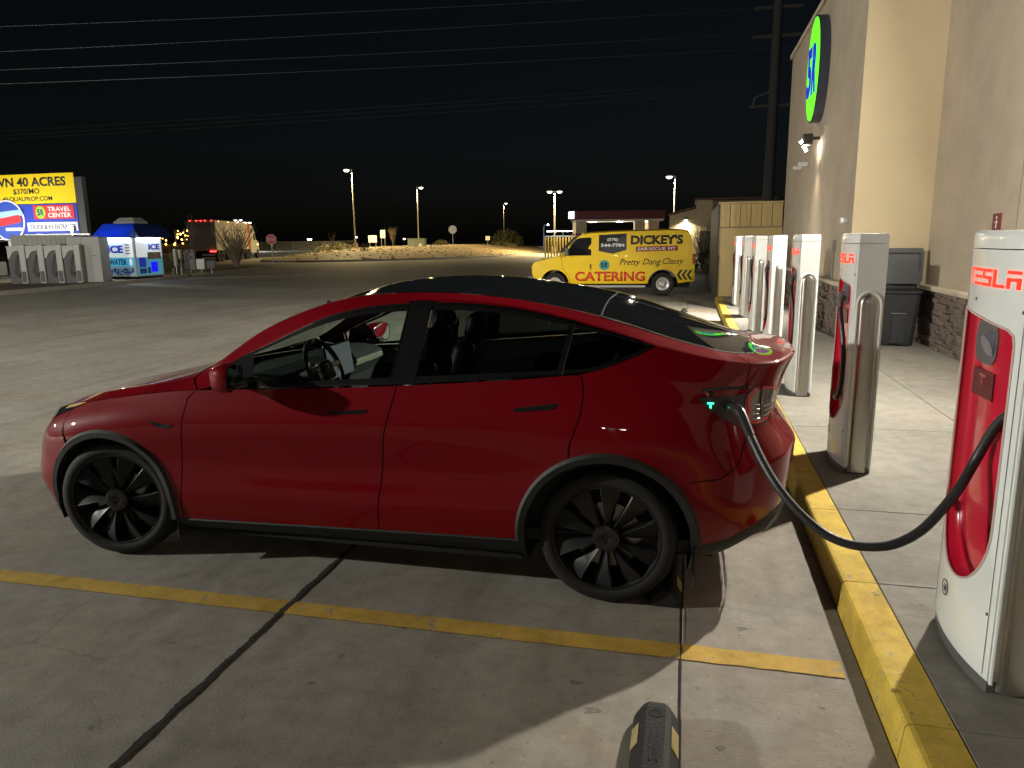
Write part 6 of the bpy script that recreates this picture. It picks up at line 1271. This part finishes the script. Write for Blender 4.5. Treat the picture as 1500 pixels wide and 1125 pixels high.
# far orange-lit plant and dim tank behind the kiosk
t = thing('far_plant', 'cluster of far orange lights beside the truck', 'lights', (-91, 121, 0)); bm = BM(); b2(bm, (-6, 0, 0), (6, 3, 1.6)); new('block', bm, M_vd, t)
for k in range(34): bm = BM(); r_ = random.uniform(.10, .22); bmesh.ops.create_icosphere(bm, subdivisions=1, radius=r_, matrix=Matrix.Translation((random.uniform(-5.5, 5.5), -.2, random.uniform(1.4, 4.2)))); new('lamp', bm, emis('sodium_glow', (1, .45, .08), 9), t)
bm = BM()
for k in range(6): cyl(bm, (-5+2*k, .2, 0), (-5+2*k, .2, 4.4), .06, .06, 6)
o = new('frame', bm, M_vd, t); o['kind'] = 'stuff'
for i, (x, y, z, d) in enumerate(((-128, 240, 2.6, 'left of the pair of white far lights beyond the fence'), (-112, 244, 3.2, 'brighter white far light beyond the fence'), (-100, 260, 2.4, 'small far light left of the gravel island lamp'))):
    t = thing('distant_light', d, 'light', (x, y, 0)); bm = BM(); cyl(bm, (0, 0, 0), (0, 0, z), .06, .06, 6); new('pole', bm, M_vd, t); bm = BM(); box(bm, (0, -.1, z), (1.6 if i == 0 else .8, .3, .4), .05); new('lamp_head', bm, emis('far_white', (1, .95, .85), 10), t)
# ================================================================= right background: canopy, building, wires
cn = thing('drive_canopy', 'lit canopy with a maroon fascia behind the yellow van', 'canopy', (-2.3, 58.5, 0), R(13))
M_mar = mat('maroon_metal', (.16, .035, .04), .5); M_tan2 = mat('tan_column', (.55, .44, .28), .8, var=.1)
bm = BM(); b2(bm, (-3.7, 0, 3.35), (3.7, 4.5, 4.05), .03); fc = new('fascia', bm, M_mar, cn); bm = BM(); b2(bm, (-3.6, .05, 3.2), (3.6, 4.45, 3.347)); new('soffit', bm, mat('soffit_white', (.7, .68, .6), .6), cn)
for x, y in ((-3.1, .3), (1.7, .3), (2.85, .3), (-3.1, 3.9), (2.85, 3.9)):
    bm = BM(); b2(bm, (x-.42, y, 1.3), (x+.42, y+.6, 3.2)); c = new('column', bm, M_tan2, cn); bm = BM(); b2(bm, (x-.48, y-.05, -.1), (x+.48, y+.65, 1.3)); sub('stone_base', bm, M_stone, c); bm = BM(); b2(bm, (x-.44, y-.02, 2.1), (x+.44, y+.62, 2.25)); sub('maroon_band', bm, M_mar, c)
bm = BM(); b2(bm, (-4.1, -.05, 3.45), (-3.72, 1.2, 4.0)); new('light_box', bm, emis('canopy_sign_white', (.9, .92, .95), 1.6), cn)
for x in (-2, 0.3, 2.4):
    bm = BM(); b2(bm, (x-.25, 1.9, 3.17), (x+.25, 2.4, 3.198)); new('soffit_lamp', bm, emis('soffit_glow', (1, .92, .75), 14), cn)
    l = bpy.data.lights.new('soffit_light', 'POINT'); l.energy = 120; l.color = (1, .9, .7); l.shadow_soft_size = .2; o = bpy.data.objects.new('soffit_light', l); COL.objects.link(o); o.parent = cn; o.location = (x, 2.1, 3.0)
yw = thing('lit_barrier', 'row of brightly lit yellow posts left of the canopy', 'barrier', (-9.2, 72, 0), R(8))
for k in range(12): bm = BM(); cyl(bm, (-1.8+.3*k, 0, 0), (-1.8+.3*k, 0, 2.0), .09, .09, 8); new('post', bm, mat('barrier_yellow', (.65, .45, .10), .6), yw)
bm = BM(); b2(bm, (-1.9, -.1, 2.0), (1.9, .1, 2.15)); new('rail', bm, M_galv, yw)
bm = BM(); b2(bm, (-1.6, -.5, 2.55), (1.6, -.35, 2.62)); o = new('lamp_tube', bm, emis('barrier_glow', (1, .92, .75), 25), yw); bm = BM(); cyl(bm, (0, 0, 2), (0, -.42, 2.6), .04, .04, 6); new('bracket', bm, M_galv, yw)
ab = thing('annex_building', 'low tan building with a maroon gutter right of the lamp post', 'building', (4, 56, 0), world=True)
bm = BM(); prism(bm, [(1.75, -.1), (4.9, -.1), (4.9, 4.55), (3.75, 4.55), (3.7, 3.95), (1.75, 3.45)], 'Y', 55.2, 64); new('wall', bm, M_tan2, ab)
bm = BM(); prism(bm, [(1.65, 3.47), (3.7, 3.99), (3.7, 4.12), (1.65, 3.60)], 'Y', 55.0, 64.2); new('gutter', bm, M_mar, ab); bm = BM(); b2(bm, (3.65, 55.0, 4.56), (9.5, 64, 4.68)); new('gutter', bm, M_mar, ab); bm = BM(); b2(bm, (4.9, 55.3, -.1), (9, 64, 4.5)); new('wall', bm, mat('annex_dark', (.25, .21, .16), .8), ab)
bm = BM(); b2(bm, (4.0, 55.1, 0), (4.8, 55.18, 2.3)); new('door', bm, mat('annex_door', (.08, .07, .06), .6), ab)
wall_pack('wall_lamp', 'small lit lamp on the low tan building behind the van', (2.95, 55.05, 3.2), (0, -1, 0), 160, .12, (1, .88, .6), tilt=15, es=60, spread=150)
ocotillo('bare leafless shrub in front of the low tan building', (4.0, 40, 0), 2.9, 34, .45, 6, .022)
bush('dark bush at the foot of the leafless shrub', (4.2, 39, 0), .9, 1.2, 500, M_leafd)
# power pole and wires
pp_ = thing('power_pole', 'tall pale power pole behind the corner of the shop', 'pole', (8.0, 46.6, 0))
bm = BM(); cyl(bm, (0, 0, -.2), (0, 0, 17), .36, .26, 16); new('pole', bm, mat('pole_grey', (.07, .068, .064), .8), pp_, True)
for z in (15.2, 13.6, 9.6): bm = BM(); b2(bm, (-1.4, -.1, z), (1.4, .1, z+.16)); new('crossarm', bm, mat('pole_grey', (.07, .068, .064), .8), pp_)
bm = BM(); tube(bm, [(0, 0, 10.6), (-1.1, 0, 10.2), (-1.2, 0, 9.6)], .05, 6); new('bracket', bm, M_galv, pp_)
W0 = [((-31.652, 30.091, 11.934), (8.0, 46.6, 15.3)), ((-31.621, 29.91, 11.002), (7.0, 46.6, 13.9)), ((-33.43, 31.518, 10.721), (9.0, 46.6, 13.0)), ((-51.636, 48.24, 11.237), (7.726, 62.984, 14.286)), ((-51.623, 48.166, 10.855), (7.737, 62.92, 13.959)), ((-51.614, 48.113, 10.582), (7.755, 62.815, 13.414)), ((-29.856, 28.56, 12.613), (8.0, 46.6, 16.3))]
WL = ['topmost bright overhead wire', 'second overhead wire from the top', 'third overhead wire from the top', 'upper of the three faint lower wires', 'middle of the three faint lower wires', 'lowest of the faint overhead wires', 'faintest wire near the top edge']
for (a, b), d in zip(W0, WL):
    a, b = Vector(a), Vector(b); e = a+(a-b)*.6; bm = BM(); pts = []
    for k in range(25): f = k/24; p = e.lerp(b, f); pts.append(p-Vector((0, 0, .5*4*f*(1-f)*.6)))
    tube(bm, pts, .010, 5); tag(new('overhead_wire', bm, mat('wire_alu', (.16, .155, .15), .5, .3)), d+' crossing the night sky', 'wire', 'overhead wires')
for o in bpy.data.objects:
    for k in ('_w', '_o'):
        if k in o: del o[k]
